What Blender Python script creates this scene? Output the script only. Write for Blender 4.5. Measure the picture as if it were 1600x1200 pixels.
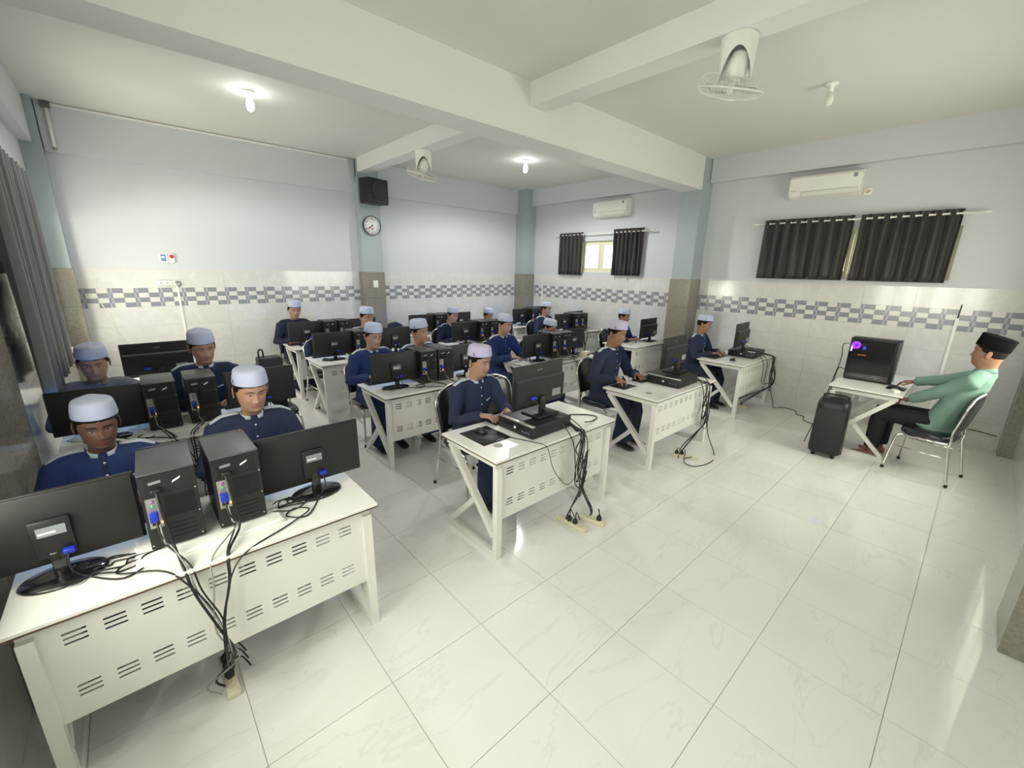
import bpy, bmesh, math, random
from mathutils import Vector, Matrix
from mathutils.bvhtree import BVHTree
random.seed(7)
for o in list(bpy.data.objects): bpy.data.objects.remove(o)
SC = bpy.context.scene
COL = SC.collection
PI = math.pi

# ------------------------------------------------------------------ camera
cam = bpy.data.cameras.new('camera'); camo = bpy.data.objects.new('camera', cam); COL.objects.link(camo)
cam.sensor_fit = 'HORIZONTAL'; cam.sensor_width = 36.0; cam.lens = 657.6066 / 1600 * 36.0
cam.clip_start = 0.02; cam.clip_end = 200
RGT = Vector((0.744547, -0.667242, 0.020942)); DWN = Vector((-0.16029, -0.209138, -0.96466)); FWD = Vector((0.648041, 0.714878, -0.262665))
m3 = Matrix((RGT, -DWN, -FWD)).transposed()
camo.matrix_world = Matrix.Translation((-0.66153, -1.54584, 1.95105)) @ m3.to_4x4()
SC.camera = camo

# ------------------------------------------------------------------ view, world, daylight
SC.view_settings.view_transform = 'Standard'; SC.view_settings.look = 'None'
SC.view_settings.gamma = 1.0; SC.view_settings.use_curve_mapping = False
SC.view_settings.exposure = 0.57
world = bpy.data.worlds.new('overcast_sky'); SC.world = world; world.use_nodes = True
wn = world.node_tree; wn.nodes.clear()
wo = wn.nodes.new('ShaderNodeOutputWorld'); wb = wn.nodes.new('ShaderNodeBackground')
wb.inputs[0].default_value = (1.0, 0.97, 0.78, 1); wb.inputs[1].default_value = 3.0
wn.links.new(wb.outputs[0], wo.inputs[0])

def area(name, loc, target, sx, sy, power, col=(1, 1, 1)):
    l = bpy.data.lights.new(name, 'AREA'); l.shape = 'RECTANGLE'; l.size = sx; l.size_y = sy
    l.energy = power; l.color = col
    o = bpy.data.objects.new(name, l); COL.objects.link(o); o.location = loc
    d = Vector(target) - Vector(loc)
    o.rotation_euler = d.to_track_quat('-Z', 'Y').to_euler()
    return o
XL, XR, YF, YB, ZC = -1.28, 6.683, -2.10, 6.198, 3.694
# daylight coming in through the window openings (left wall, near and far; right wall, two small ones); the front lamp is added fill
area('daylight_left_far', (XL - 0.60, 4.75, 1.15), (2.0, 5.4, 1.9), 1.3, 1.0, 50, (1.0, 0.96, 0.88))
area('daylight_left_corner', (XL - 1.30, 2.30, 1.90), (-0.4, 6.2, 2.0), 0.8, 0.5, 46, (1.0, 0.95, 0.86))
area('daylight_left_near', (XL - 0.45, -0.45, 1.75), (3.0, 0.2, 1.6), 2.0, 1.5, 72, (1.0, 0.98, 0.93))
area('added_fill_front', (4.6, YF - 0.45, 1.75), (3.6, 3.0, 1.7), 2.2, 1.4, 37, (1.0, 0.985, 0.95))  # added fill that lifts the right half of the room
area('daylight_right_far', (XR + 0.30, 3.95, 2.3), (3.0, 3.9, 1.6), 1.8, 0.6, 34, (1.0, 0.98, 0.80))
area('daylight_right_near', (XR + 0.30, -0.2, 2.3), (3.0, -0.2, 1.6), 1.9, 0.6, 12, (1.0, 0.98, 0.80))

# ------------------------------------------------------------------ materials
MATS = {}
def M(name, col, rough=0.5, metal=0.0, spec=0.5, var=0.04, scale=12.0, bump=0.0, bscale=60.0, coat=0.0, emit=0.0, ecol=None, sheen=0.0, trans=0.0):
    if name in MATS: return MATS[name]
    m = bpy.data.materials.new(name); m.use_nodes = True; nt = m.node_tree
    b = nt.nodes['Principled BSDF']
    b.inputs['Roughness'].default_value = rough; b.inputs['Metallic'].default_value = metal
    b.inputs['Specular IOR Level'].default_value = spec
    if coat: b.inputs['Coat Weight'].default_value = coat; b.inputs['Coat Roughness'].default_value = 0.08
    if sheen: b.inputs['Sheen Weight'].default_value = sheen
    if trans: b.inputs['Transmission Weight'].default_value = trans
    tc = nt.nodes.new('ShaderNodeTexCoord')
    if var > 0:
        n = nt.nodes.new('ShaderNodeTexNoise'); n.inputs['Scale'].default_value = scale; n.inputs['Detail'].default_value = 4
        nt.links.new(tc.outputs['Object'], n.inputs['Vector'])
        r = nt.nodes.new('ShaderNodeMix'); r.data_type = 'RGBA'
        r.inputs['A'].default_value = tuple(c * (1 - var) for c in col) + (1,)
        r.inputs['B'].default_value = tuple(min(1, c * (1 + var)) for c in col) + (1,)
        nt.links.new(n.outputs['Fac'], r.inputs['Factor']); nt.links.new(r.outputs['Result'], b.inputs['Base Color'])
    else:
        b.inputs['Base Color'].default_value = tuple(col) + (1,)
    if bump:
        n2 = nt.nodes.new('ShaderNodeTexNoise'); n2.inputs['Scale'].default_value = bscale; n2.inputs['Detail'].default_value = 3
        nt.links.new(tc.outputs['Object'], n2.inputs['Vector'])
        bp = nt.nodes.new('ShaderNodeBump'); bp.inputs['Strength'].default_value = bump; bp.inputs['Distance'].default_value = 0.01
        nt.links.new(n2.outputs['Fac'], bp.inputs['Height']); nt.links.new(bp.outputs['Normal'], b.inputs['Normal'])
    if emit:
        b.inputs['Emission Color'].default_value = tuple(ecol or col) + (1,); b.inputs['Emission Strength'].default_value = emit
    MATS[name] = m; return m

def marble(name, base, vein, rough, vscale=1.6, amount=0.5, spec=0.5, blot=0.03, stretch=(1, 1, 1), vw=0.035):
    """polished tile with thin irregular veins, shifted per tile by the object's random number"""
    m = bpy.data.materials.new(name); m.use_nodes = True; nt = m.node_tree; b = nt.nodes['Principled BSDF']
    b.inputs['Roughness'].default_value = rough; b.inputs['Specular IOR Level'].default_value = spec
    tc = nt.nodes.new('ShaderNodeTexCoord'); oi = nt.nodes.new('ShaderNodeObjectInfo')
    ad = nt.nodes.new('ShaderNodeVectorMath'); ad.operation = 'MULTIPLY_ADD'
    cx = nt.nodes.new('ShaderNodeCombineXYZ'); mu = nt.nodes.new('ShaderNodeMath'); mu.operation = 'MULTIPLY'; mu.inputs[1].default_value = 37.0
    nt.links.new(oi.outputs['Random'], mu.inputs[0])
    for k in range(3): nt.links.new(mu.outputs[0], cx.inputs[k])
    ad.inputs[1].default_value = stretch
    nt.links.new(tc.outputs['Object'], ad.inputs[0]); nt.links.new(cx.outputs[0], ad.inputs[2])
    n = nt.nodes.new('ShaderNodeTexNoise'); n.inputs['Scale'].default_value = vscale; n.inputs['Detail'].default_value = 6; n.inputs['Roughness'].default_value = 0.55
    n.inputs['Distortion'].default_value = 0.6
    nt.links.new(ad.outputs[0], n.inputs['Vector'])
    s = nt.nodes.new('ShaderNodeMath'); s.operation = 'SUBTRACT'; s.inputs[1].default_value = 0.5; nt.links.new(n.outputs['Fac'], s.inputs[0])
    a = nt.nodes.new('ShaderNodeMath'); a.operation = 'ABSOLUTE'; nt.links.new(s.outputs[0], a.inputs[0])
    mr = nt.nodes.new('ShaderNodeMapRange'); mr.inputs['From Min'].default_value = 0.0; mr.inputs['From Max'].default_value = vw
    mr.inputs['To Min'].default_value = amount; mr.inputs['To Max'].default_value = 0.0
    nt.links.new(a.outputs[0], mr.inputs['Value'])
    n2 = nt.nodes.new('ShaderNodeTexNoise'); n2.inputs['Scale'].default_value = vscale * 1.7; n2.inputs['Detail'].default_value = 3
    nt.links.new(ad.outputs[0], n2.inputs['Vector'])
    mul = nt.nodes.new('ShaderNodeMath'); mul.operation = 'MULTIPLY'; nt.links.new(mr.outputs[0], mul.inputs[0]); nt.links.new(n2.outputs['Fac'], mul.inputs[1])
    b0 = nt.nodes.new('ShaderNodeMix'); b0.data_type = 'RGBA'
    b0.inputs['A'].default_value = tuple(c * (1 - blot) for c in base) + (1,); b0.inputs['B'].default_value = tuple(min(1, c * (1 + blot)) for c in base) + (1,)
    nt.links.new(n2.outputs['Fac'], b0.inputs['Factor'])
    mx = nt.nodes.new('ShaderNodeMix'); mx.data_type = 'RGBA'; mx.inputs['B'].default_value = tuple(vein) + (1,)
    nt.links.new(mul.outputs[0], mx.inputs['Factor']); nt.links.new(b0.outputs['Result'], mx.inputs['A'])
    nt.links.new(mx.outputs['Result'], b.inputs['Base Color'])
    MATS[name] = m; return m

floor_m = marble('floor_tile_glaze', (0.84, 0.83, 0.795), (0.52, 0.50, 0.43), 0.07, 2.2, 0.34, 0.5, 0.02, (0.55, 1.6, 1), 0.012)
wtile_m = marble('wall_tile_glaze', (0.665, 0.655, 0.625), (0.84, 0.83, 0.80), 0.10, 3.0, 0.45, 0.5, 0.04, (1, 1, 1), 0.05)
gran_m = marble('granite_tile_glaze', (0.235, 0.215, 0.170), (0.40, 0.38, 0.31), 0.16, 26.0, 0.55, 0.5, 0.22, (1, 1, 1), 0.12)
grout_m = M('grout', (0.50, 0.48, 0.40), 0.8)
gw_m = M('wall_grout', (0.62, 0.61, 0.57), 0.8)
wall_m = M('grey_wall_paint', (0.605, 0.62, 0.635), 0.62, var=0.015, scale=3, bump=0.02, bscale=90)
ceil_m = M('ceiling_paint', (0.70, 0.69, 0.645), 0.75, var=0.02, scale=2)
beam_m = M('beam_paint', (0.76, 0.75, 0.725), 0.65, var=0.015, scale=3)
pill_m = M('pillar_paint', (0.37, 0.43, 0.43), 0.5, var=0.03, scale=4)
white_m = M('white_powder_coat', (0.80, 0.79, 0.74), 0.38, var=0.015)
top_m = M('white_laminate', (0.84, 0.83, 0.79), 0.30, var=0.012)
edge_m = M('brown_edge_band', (0.10, 0.06, 0.035), 0.5)
blk_m = M('black_plastic', (0.010, 0.010, 0.010), 0.42, var=0.08, bump=0.03, bscale=400)
blk2_m = M('matte_dark_plastic', (0.011, 0.011, 0.0108), 0.50, var=0.06, bump=0.04, bscale=500)
gloss_m = M('glossy_black_plastic', (0.010, 0.010, 0.011), 0.10, coat=0.5)
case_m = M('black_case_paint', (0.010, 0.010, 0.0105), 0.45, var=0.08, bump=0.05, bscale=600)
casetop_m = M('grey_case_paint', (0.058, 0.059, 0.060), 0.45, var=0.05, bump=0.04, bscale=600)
recess_m = M('dark_recess', (0.006, 0.006, 0.006), 0.7)
steel_m = M('bare_steel', (0.55, 0.53, 0.47), 0.35, metal=0.8)
chrome_m = M('chrome', (0.78, 0.77, 0.74), 0.10, metal=1.0, var=0.0)
vinyl_m = M('black_vinyl', (0.014, 0.014, 0.015), 0.24, var=0.1, bump=0.04, bscale=120, coat=0.25)
blue_m = M('blue_plug', (0.01, 0.03, 0.42), 0.4)
stick_m = M('grey_sticker', (0.24, 0.26, 0.27), 0.4)
stickw_m = M('white_print', (0.75, 0.75, 0.75), 0.5)
cable_m = M('black_cable', (0.012, 0.012, 0.012), 0.45)
cableg_m = M('grey_cable', (0.28, 0.28, 0.27), 0.45)
cream_m = M('cream_plastic', (0.68, 0.64, 0.46), 0.4)
wplast_m = M('white_plastic', (0.84, 0.83, 0.77), 0.35)
mat_m = M('white_lace', (0.82, 0.82, 0.78), 0.8, bump=0.3, bscale=90)
screen_m = M('lit_screen', (0.05, 0.12, 0.30), 0.2, emit=1.2, ecol=(0.12, 0.32, 0.75))
led_m = M('orange_led', (1.0, 0.25, 0.04), 0.4, emit=3.0, ecol=(1.0, 0.25, 0.04))
glass_m = bpy.data.materials.new('window_glass'); glass_m.use_nodes = True      # thin pane: clear with a weak mirror
_n = glass_m.node_tree; _n.nodes.clear(); _o = _n.nodes.new('ShaderNodeOutputMaterial'); _x = _n.nodes.new('ShaderNodeMixShader'); _t = _n.nodes.new('ShaderNodeBsdfTransparent'); _g = _n.nodes.new('ShaderNodeBsdfGlossy')
_t.inputs[0].default_value = (0.96, 0.97, 0.95, 1); _g.inputs['Roughness'].default_value = 0.02; _x.inputs[0].default_value = 0.06
_n.links.new(_t.outputs[0], _x.inputs[1]); _n.links.new(_g.outputs[0], _x.inputs[2]); _n.links.new(_x.outputs[0], _o.inputs[0])
frame_m = M('cream_window_frame', (0.80, 0.78, 0.58), 0.4)
curt_m = M('dark_curtain', (0.024, 0.021, 0.018), 0.55, var=0.2, scale=30, bump=0.1, bscale=300, sheen=0.25)
curtg_m = M('grey_curtain', (0.15, 0.15, 0.14), 0.75, var=0.12, scale=25, bump=0.1, bscale=300, sheen=0.3)

# ------------------------------------------------------------------ mesh builder
class MB:
    def __init__(s): s.v = []; s.f = []; s.mi = []; s.sm = []; s.mats = []
    def slot(s, m):
        if m not in s.mats: s.mats.append(m)
        return s.mats.index(m)
    def add(s, vs, fs, m, smooth=False, mtx=None):
        o = len(s.v)
        s.v += [tuple(mtx @ Vector(p)) for p in vs] if mtx else [tuple(p) for p in vs]
        k = s.slot(m)
        for f in fs: s.f.append([i + o for i in f]); s.mi.append(k); s.sm.append(smooth)
        return s
    def box(s, x0, x1, y0, y1, z0, z1, m, mtx=None):
        v = [(x, y, z) for z in (z0, z1) for y in (y0, y1) for x in (x0, x1)]
        f = [(0, 2, 3, 1), (4, 5, 7, 6), (0, 1, 5, 4), (2, 6, 7, 3), (0, 4, 6, 2), (1, 3, 7, 5)]
        return s.add(v, f, m, False, mtx)
    def rbox(s, x0, x1, y0, y1, z0, z1, m, r=0.01, seg=3, mtx=None, smooth=True):
        bm = bmesh.new(); bmesh.ops.create_cube(bm, size=1)
        for v in bm.verts: v.co = Vector(((x0 + x1) / 2 + v.co.x * (x1 - x0), (y0 + y1) / 2 + v.co.y * (y1 - y0), (z0 + z1) / 2 + v.co.z * (z1 - z0)))
        bmesh.ops.bevel(bm, geom=bm.edges[:], offset=r, segments=seg, profile=0.5, affect='EDGES')
        bm.verts.index_update()
        s.add([v.co.copy() for v in bm.verts], [[v.index for v in f.verts] for f in bm.faces], m, smooth, mtx); bm.free(); return s
    def loft(s, rings, m, smooth=True, cap=True, mtx=None, closed=True):
        n = len(rings[0]); v = [p for r in rings for p in r]; f = []
        for i in range(len(rings) - 1):
            for j in range(n if closed else n - 1):
                k = (j + 1) % n; f.append((i * n + j, i * n + k, (i + 1) * n + k, (i + 1) * n + j))
        if cap and closed:
            f.append(tuple(reversed(range(n)))); f.append(tuple((len(rings) - 1) * n + j for j in range(n)))
        return s.add(v, f, m, smooth, mtx)
    def tube(s, pts, r, m, n=8, mtx=None, cap=True, flat=1.0):
        pts = [Vector(p) for p in pts]; rr = r if isinstance(r, (list, tuple)) else [r] * len(pts)
        rings = []; up = None
        for i, p in enumerate(pts):
            d = (pts[min(i + 1, len(pts) - 1)] - pts[max(i - 1, 0)])
            if d.length < 1e-9: d = Vector((0, 0, 1))
            d.normalize()
            if up is None: up = Vector((0, 0, 1)) if abs(d.z) < 0.9 else Vector((0, 1, 0))
            a = d.cross(up)
            if a.length < 1e-6: a = d.cross(Vector((1, 0, 0)))
            a.normalize(); b = a.cross(d).normalized(); up = b
            rings.append([p + a * rr[i] * math.cos(2 * PI * j / n) + b * rr[i] * flat * math.sin(2 * PI * j / n) for j in range(n)])
        return s.loft(rings, m, True, cap, mtx)
    def lathe(s, prof, m, n=24, mtx=None, smooth=True):
        rings = [[(r * math.cos(2 * PI * j / n), r * math.sin(2 * PI * j / n), z) for j in range(n)] for r, z in prof]
        return s.loft(rings, m, smooth, True, mtx)
    def ell(s, c, r, m, nu=14, nv=10, mtx=None):
        rings = [[(c[0] + r[0] * max(math.sin(PI * i / nv), 0.02) * math.cos(2 * PI * j / nu), c[1] + r[1] * max(math.sin(PI * i / nv), 0.02) * math.sin(2 * PI * j / nu), c[2] - r[2] * math.cos(PI * i / nv)) for j in range(nu)] for i in range(nv + 1)]
        return s.loft(rings, m, True, True, mtx)
    def bar(s, a, b, w, h, m, up=(0, 0, 1)):
        a = Vector(a); b = Vector(b); d = (b - a).normalized(); u = Vector(up)
        if abs(d.dot(u)) > 0.99: u = Vector((0, 1, 0))
        x = d.cross(u).normalized(); y = x.cross(d).normalized()
        v = [q + x * sx * w / 2 + y * sy * h / 2 for q in (a, b) for sx, sy in ((-1, -1), (1, -1), (1, 1), (-1, 1))]
        return s.add(v, [(3, 2, 1, 0), (4, 5, 6, 7), (0, 1, 5, 4), (1, 2, 6, 5), (2, 3, 7, 6), (3, 0, 4, 7)], m)
    def prism(s, poly, ax, a0, a1, m, smooth=False):
        """polygon of 2D points extruded along axis ax"""
        def P3(p, t): return {'x': (t, p[0], p[1]), 'y': (p[0], t, p[1]), 'z': (p[0], p[1], t)}[ax]
        n = len(poly); v = [P3(p, a0) for p in poly] + [P3(p, a1) for p in poly]
        f = [tuple(range(n)), tuple(range(2 * n - 1, n - 1, -1))] + [(j, (j + 1) % n, n + (j + 1) % n, n + j) for j in range(n)]
        return s.add(v, f, m, smooth)
    def mesh(s, name):
        me = bpy.data.meshes.new(name); me.from_pydata(s.v, [], s.f)
        for m in s.mats: me.materials.append(m)
        me.polygons.foreach_set('material_index', s.mi); me.polygons.foreach_set('use_smooth', s.sm)
        me.update()
        bm = bmesh.new(); bm.from_mesh(me); bmesh.ops.recalc_face_normals(bm, faces=bm.faces[:]); bm.to_mesh(me); bm.free()
        return me
    def obj(s, name, parent=None, loc=(0, 0, 0)): return link(name, s.mesh(name), parent, loc)

def link(name, me, parent=None, loc=(0, 0, 0), rot=(0, 0, 0)):
    o = bpy.data.objects.new(name, me); COL.objects.link(o); o.parent = parent; o.location = loc; o.rotation_euler = rot
    return o
def tag(o, label, cat=None, group=None):
    o['label'] = label
    if cat: o['category'] = cat
    if group: o['group'] = group
    return o
def empty(name, loc=(0, 0, 0), rz=0.0, label=None, cat=None, group=None):
    o = bpy.data.objects.new(name, None); COL.objects.link(o); o.location = loc; o.rotation_euler = (0, 0, rz); o.empty_display_size = 0.1
    if label: tag(o, label, cat, group)
    return o
def struct(o): o['kind'] = 'structure'; return o

class Kit:
    """a thing's parts as shared meshes; put() makes one individual of it"""
    def __init__(s, name): s.name = name; s.parts = []
    def part(s, name, mb, under=None, label=None):
        s.parts.append((name, mb.mesh(name) if isinstance(mb, MB) else mb, under, label)); return len(s.parts) - 1
    def put(s, loc, rz, label, cat, group=None, skip=()):
        r = empty(s.name, loc, rz, label, cat, group); made = {}
        for i, (n, me, u, lb) in enumerate(s.parts):
            if n in skip: continue
            o = link(n, me, made[u] if u is not None else r); made[i] = o
            if lb: o['label'] = lb
        return r

def smooth_path(pts, k=6):
    pts = [Vector(p) for p in pts]; out = []
    for i in range(len(pts) - 1):
        p0 = pts[max(i - 1, 0)]; p1 = pts[i]; p2 = pts[i + 1]; p3 = pts[min(i + 2, len(pts) - 1)]
        for t in range(k):
            t /= k
            out.append(0.5 * ((2 * p1) + (p2 - p0) * t + (2 * p0 - 5 * p1 + 4 * p2 - p3) * t * t + (3 * p1 - p0 - 3 * p2 + p3) * t ** 3))
    out.append(pts[-1]); return out
# ------------------------------------------------------------------ floor: base plus one slab for each tile
fl = struct(MB().box(XL - 0.2, XR + 0.2, YF - 0.2, YB + 0.2, -0.10, -0.004, grout_m).obj('floor'))
T = 0.54
tile_cache = {}
def tile_mesh(w, h, mat, th, key, ax):
    k = (round(w, 3), round(h, 3), key, ax)
    if k not in tile_cache:
        b = MB(); e = 0.0015 if ax == 'z' else 0.0006
        if ax == 'z': b.box(-w / 2 + e, w / 2 - e, -h / 2 + e, h / 2 - e, -0.006, 0, mat)
        if ax == 'y': b.box(-w / 2 + e, w / 2 - e, -th, 0, -h / 2 + e, h / 2 - e, mat)
        if ax == 'x': b.box(-th, 0, -w / 2 + e, w / 2 - e, -h / 2 + e, h / 2 - e, mat)
        tile_cache[k] = b.mesh(key)
    return tile_cache[k]
for i in range(-3, 13):
    for j in range(-4, 12):
        x0, x1 = max(XL, i * T), min(XR, (i + 1) * T); y0, y1 = max(YF, j * T), min(YB, (j + 1) * T)
        if x1 - x0 < 0.02 or y1 - y0 < 0.02: continue
        link('floor_tile', tile_mesh(x1 - x0, y1 - y0, floor_m, 0, 'floor_tile', 'z'), fl, ((x0 + x1) / 2, (y0 + y1) / 2, 0))

# ------------------------------------------------------------------ walls with openings
def wall(name, ax, c0, c1, a0, a1, z0, z1, holes, mat):
    """ax 'x': wall plane normal to x between c0..c1; spans a0..a1 and z0..z1; holes (a0,a1,z0,z1)"""
    As = sorted({a0, a1, *[h[0] for h in holes], *[h[1] for h in holes]}); Zs = sorted({z0, z1, *[h[2] for h in holes], *[h[3] for h in holes]})
    b = MB()
    for i in range(len(As) - 1):
        for k in range(len(Zs) - 1):
            ca, cz = (As[i] + As[i + 1]) / 2, (Zs[k] + Zs[k + 1]) / 2
            if any(h[0] < ca < h[1] and h[2] < cz < h[3] for h in holes): continue
            if ax == 'x': b.box(c0, c1, As[i], As[i + 1], Zs[k], Zs[k + 1], mat)
            else: b.box(As[i], As[i + 1], c0, c1, Zs[k], Zs[k + 1], mat)
    return struct(b.obj(name))
W1 = (3.02, 4.92, 1.93, 2.55)      # right wall, far bay
W2 = (-1.17, 0.78, 1.93, 2.55)     # right wall, near bay
W3 = (3.55, 5.62, 0.95, 2.45)      # left wall, far bay
W4 = (-1.60, 0.70, 0.95, 2.45)     # left wall, near bay
wb_ = wall('wall_back', 'y', YB, YB + 0.15, XL - 0.15, XR + 0.15, 0, ZC, [], wall_m)
wr_ = wall('wall_right', 'x', XR, XR + 0.15, YF, YB, 0, ZC, [W1, W2], wall_m)
wl_ = wall('wall_left', 'x', XL - 0.15, XL, YF, YB, 0, ZC, [W3, W4], wall_m)
W5 = (3.45, 5.75, 0.95, 2.45)      # front wall, unseen opening added to let fill light in
wf_ = wall('wall_front', 'y', YF - 0.15, YF, XL - 0.15, XR + 0.15, 0, ZC, [W5], wall_m)
ce_ = struct(MB().box(XL - 0.15, XR + 0.15, YF - 0.15, YB + 0.15, ZC, ZC + 0.12, ceil_m).obj('ceiling'))

# beams: the main one across, the cross beam, and the edge beams along the walls
def beam(name, par, x0, x1, y0, y1, z0, z1=ZC, m=beam_m): return MB().box(x0, x1, y0, y1, z0, z1, m).obj(name, par)
beam('main_beam', ce_, XL, 6.33, 1.826, 2.161, 3.217)
beam('cross_beam', ce_, 2.555, 2.778, 2.161, 5.99, 3.48)
beam('cross_beam', ce_, 2.555, 2.778, YF, 1.826, 3.48)
beam('edge_beam', wb_, -1.10, 6.42, YB - 0.05, YB + 0.01, 3.167, ZC, wall_m)
beam('edge_beam', wr_, XR - 0.12, XR + 0.01, 2.18, 6.0, 3.35, ZC, wall_m)
beam('edge_beam', wr_, XR - 0.12, XR + 0.01, YF, 1.816, 3.35, ZC, wall_m)
beam('edge_beam', wl_, XL - 0.01, -1.177, YF, 5.98, 3.217, ZC, wall_m)
beam('edge_beam', wf_, XL, XR, YF - 0.01, YF + 0.06, 3.2, ZC, wall_m)
HW = 1.851
def pillar(par, x0, x1, y0, y1, g=0.012):
    MB().box(x0, x1, y0, y1, HW, ZC, pill_m).obj('pillar', par)
    zs = [0, 0.47, 0.93, 1.39, HW]
    for a, b in zip(zs, zs[1:]):
        MB().box(x0 - g, x1 + g, y0 - g, y1 + g, a + 0.001, b - 0.001, gran_m).obj('granite_slab', par)
pillar(wr_, 6.34, XR, 1.828, 2.172)
pillar(wb_, 2.57, 2.955, 6.05, YB)
pillar(wb_, 6.38, XR, 5.86, YB)
pillar(wb_, XL, -1.11, 5.99, YB)
pillar(wl_, XL, -1.235, 0.95, 2.17)
pillar(wf_, 2.57, 2.95, YF, -1.985)
pillar(wf_, 6.50, XR, YF, -1.985)

# wall tiles: courses with a patterned border course
CO = [0.0, 0.309, 0.569, 0.829, 1.089, 1.349, 1.601, HW]
dark_m = M('border_dark_grey', (0.27, 0.275, 0.30), 0.14, var=0.06, scale=40)
mid_m = M('border_mid_grey', (0.44, 0.45, 0.48), 0.14, var=0.05, scale=40)
lite_m = M('border_white', (0.70, 0.69, 0.65), 0.12, var=0.03, scale=40)
def border_mesh(w, ax):
    h = CO[6] - CO[5]; b = MB(); e = 0.0008
    cols = [0, 0.021, 0.044, 0.152, 0.26]
    for r in range(4):
        z0 = h / 2 - (r + 1) * h / 4; z1 = z0 + h / 4
        for c in range(4):
            a0, a1 = cols[c], min(cols[c + 1], w)
            if a1 - a0 < 0.004: continue
            od = r % 2 == 0
            m = (dark_m if od else mid_m, mid_m if od else dark_m, dark_m if od else lite_m, lite_m if od else dark_m)[c]
            A0, A1 = a0 - w / 2 + e, a1 - w / 2 - e
            if ax == 'y': b.box(A0, A1, -0.008, 0, z0 + e, z1 - e, m)
            else: b.box(-0.008, 0, -A1, -A0, z0 + e, z1 - e, m)
    return b.mesh('border_tile')
bcache = {}
def tile_run(par, ax, at, a0, a1, sign, holes=(), borders=True):
    """tiles on a wall plane; ax 'y' runs along x. sign: tiles stand proud towards -sign"""
    for k in range(len(CO) - 1):
        z0, z1 = CO[k], CO[k + 1]; w = 0.26 if k == 5 else 0.52
        a = a0
        while a < a1 - 0.02:
            b = min(a + w, a1); c = (a + b) / 2; zc = (z0 + z1) / 2
            for hh in holes:
                if hh[0] < c < hh[1] and hh[2] < zc < hh[3]: break
            else:
                if k == 5:
                    key = (round(b - a, 3), ax)
                    if key not in bcache: bcache[key] = border_mesh(b - a, ax)
                    me = bcache[key]; nm = 'border_tile'
                else:
                    me = tile_mesh(b - a, z1 - z0, wtile_m, 0.008, 'wall_tile', ax); nm = 'wall_tile'
                loc = (c, at, zc) if ax == 'y' else (at, c, zc)
                link(nm, me, par, loc, (0, 0, 0 if sign > 0 else PI))
            a = b
tile_run(wb_, 'y', YB, -1.10, 2.555, 1)
tile_run(wb_, 'y', YB, 2.97, 6.365, 1)
tile_run(wr_, 'x', XR, 2.187, 5.845, 1)
tile_run(wr_, 'x', XR, -1.97, 1.813, 1)
tile_run(wl_, 'x', XL, 2.185, 5.975, -1, [(3.5, 5.67, 0.9, 2.5)])
tile_run(wl_, 'x', XL, -2.09, 0.935, -1, [(-1.65, 0.75, 0.9, 2.5)])
tile_run(wf_, 'y', YF, 2.965, 6.485, -1, [(3.40, 5.80, 0.9, 2.5)])
tile_run(wf_, 'y', YF, XL, 2.555, -1)

# windows: frame, mullions and panes
def window(name, x, side, y0, y1, z0, z1, n, fm=frame_m, d=0.05):
    b = MB(); xo = x + side * 0.06; t = 0.05
    b.box(xo, xo + side * d, y0, y1, z0, z0 + t, fm).box(xo, xo + side * d, y0, y1, z1 - t, z1, fm)
    b.box(xo, xo + side * d, y0, y0 + t, z0 + t, z1 - t, fm).box(xo, xo + side * d, y1 - t, y1, z0 + t, z1 - t, fm)
    fr = struct(b.obj(name))
    st = (y1 - y0) / n
    for i in range(n):
        a, c = y0 + i * st, y0 + (i + 1) * st
        if i: MB().box(xo - side * 0.005, xo + side * d, a - 0.03, a + 0.03, z0 + t, z1 - t, fm).obj('mullion', fr)
        s = MB(); s0, s1 = a + t * 0.7, c - t * 0.7; q = 0.04
        s.box(xo - side * .01, xo + side * .03, s0, s1, z0 + t, z0 + t + q, fm).box(xo - side * .01, xo + side * .03, s0, s1, z1 - t - q, z1 - t, fm)
        s.box(xo - side * .01, xo + side * .03, s0, s0 + q, z0 + t + q, z1 - t - q, fm).box(xo - side * .01, xo + side * .03, s1 - q, s1, z0 + t + q, z1 - t - q, fm)
        s.obj('sash', fr)
        MB().box(xo + side * 0.008, xo + side * 0.012, s0 + q, s1 - q, z0 + t + q, z1 - t - q, glass_m).obj('pane', fr)
    return fr
window('window_1', XR, 1, *W1, 4)
window('window_2', XR, 1, *W2, 4)
window('window_3', XL, -1, *W3, 3, M('white_window_frame', (0.8, 0.8, 0.76), 0.4))
window('window_4', XL, -1, *W4, 4, MATS['white_window_frame'])
w5 = MB(); t5 = 0.05; wm5 = MATS['white_window_frame']
for a in ((W5[0], W5[1], W5[2], W5[2] + t5), (W5[0], W5[1], W5[3] - t5, W5[3]), (W5[0], W5[0] + t5, W5[2] + t5, W5[3] - t5), (W5[1] - t5, W5[1], W5[2] + t5, W5[3] - t5)): w5.box(a[0], a[1], YF - 0.11, YF - 0.06, a[2], a[3], wm5)
w5 = struct(w5.obj('added_front_window'))  # unseen window, added only to admit the front fill
for i in range(3):
    a = W5[0] + t5 + (W5[1] - W5[0] - 2 * t5) * i / 3; c = W5[0] + t5 + (W5[1] - W5[0] - 2 * t5) * (i + 1) / 3
    if i: MB().box(a - 0.03, a + 0.03, YF - 0.11, YF - 0.055, W5[2] + t5, W5[3] - t5, wm5).obj('mullion', w5)
    MB().box(a + 0.03, c - 0.03, YF - 0.087, YF - 0.083, W5[2] + t5, W5[3] - t5, glass_m).obj('pane', w5)
MB().rbox(XL - 0.08, XL + 0.05, 3.52, 5.65, 0.915, 0.95, wplast_m, 0.006, 2).obj('window_sill', bpy.data.objects['window_3'])
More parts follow.
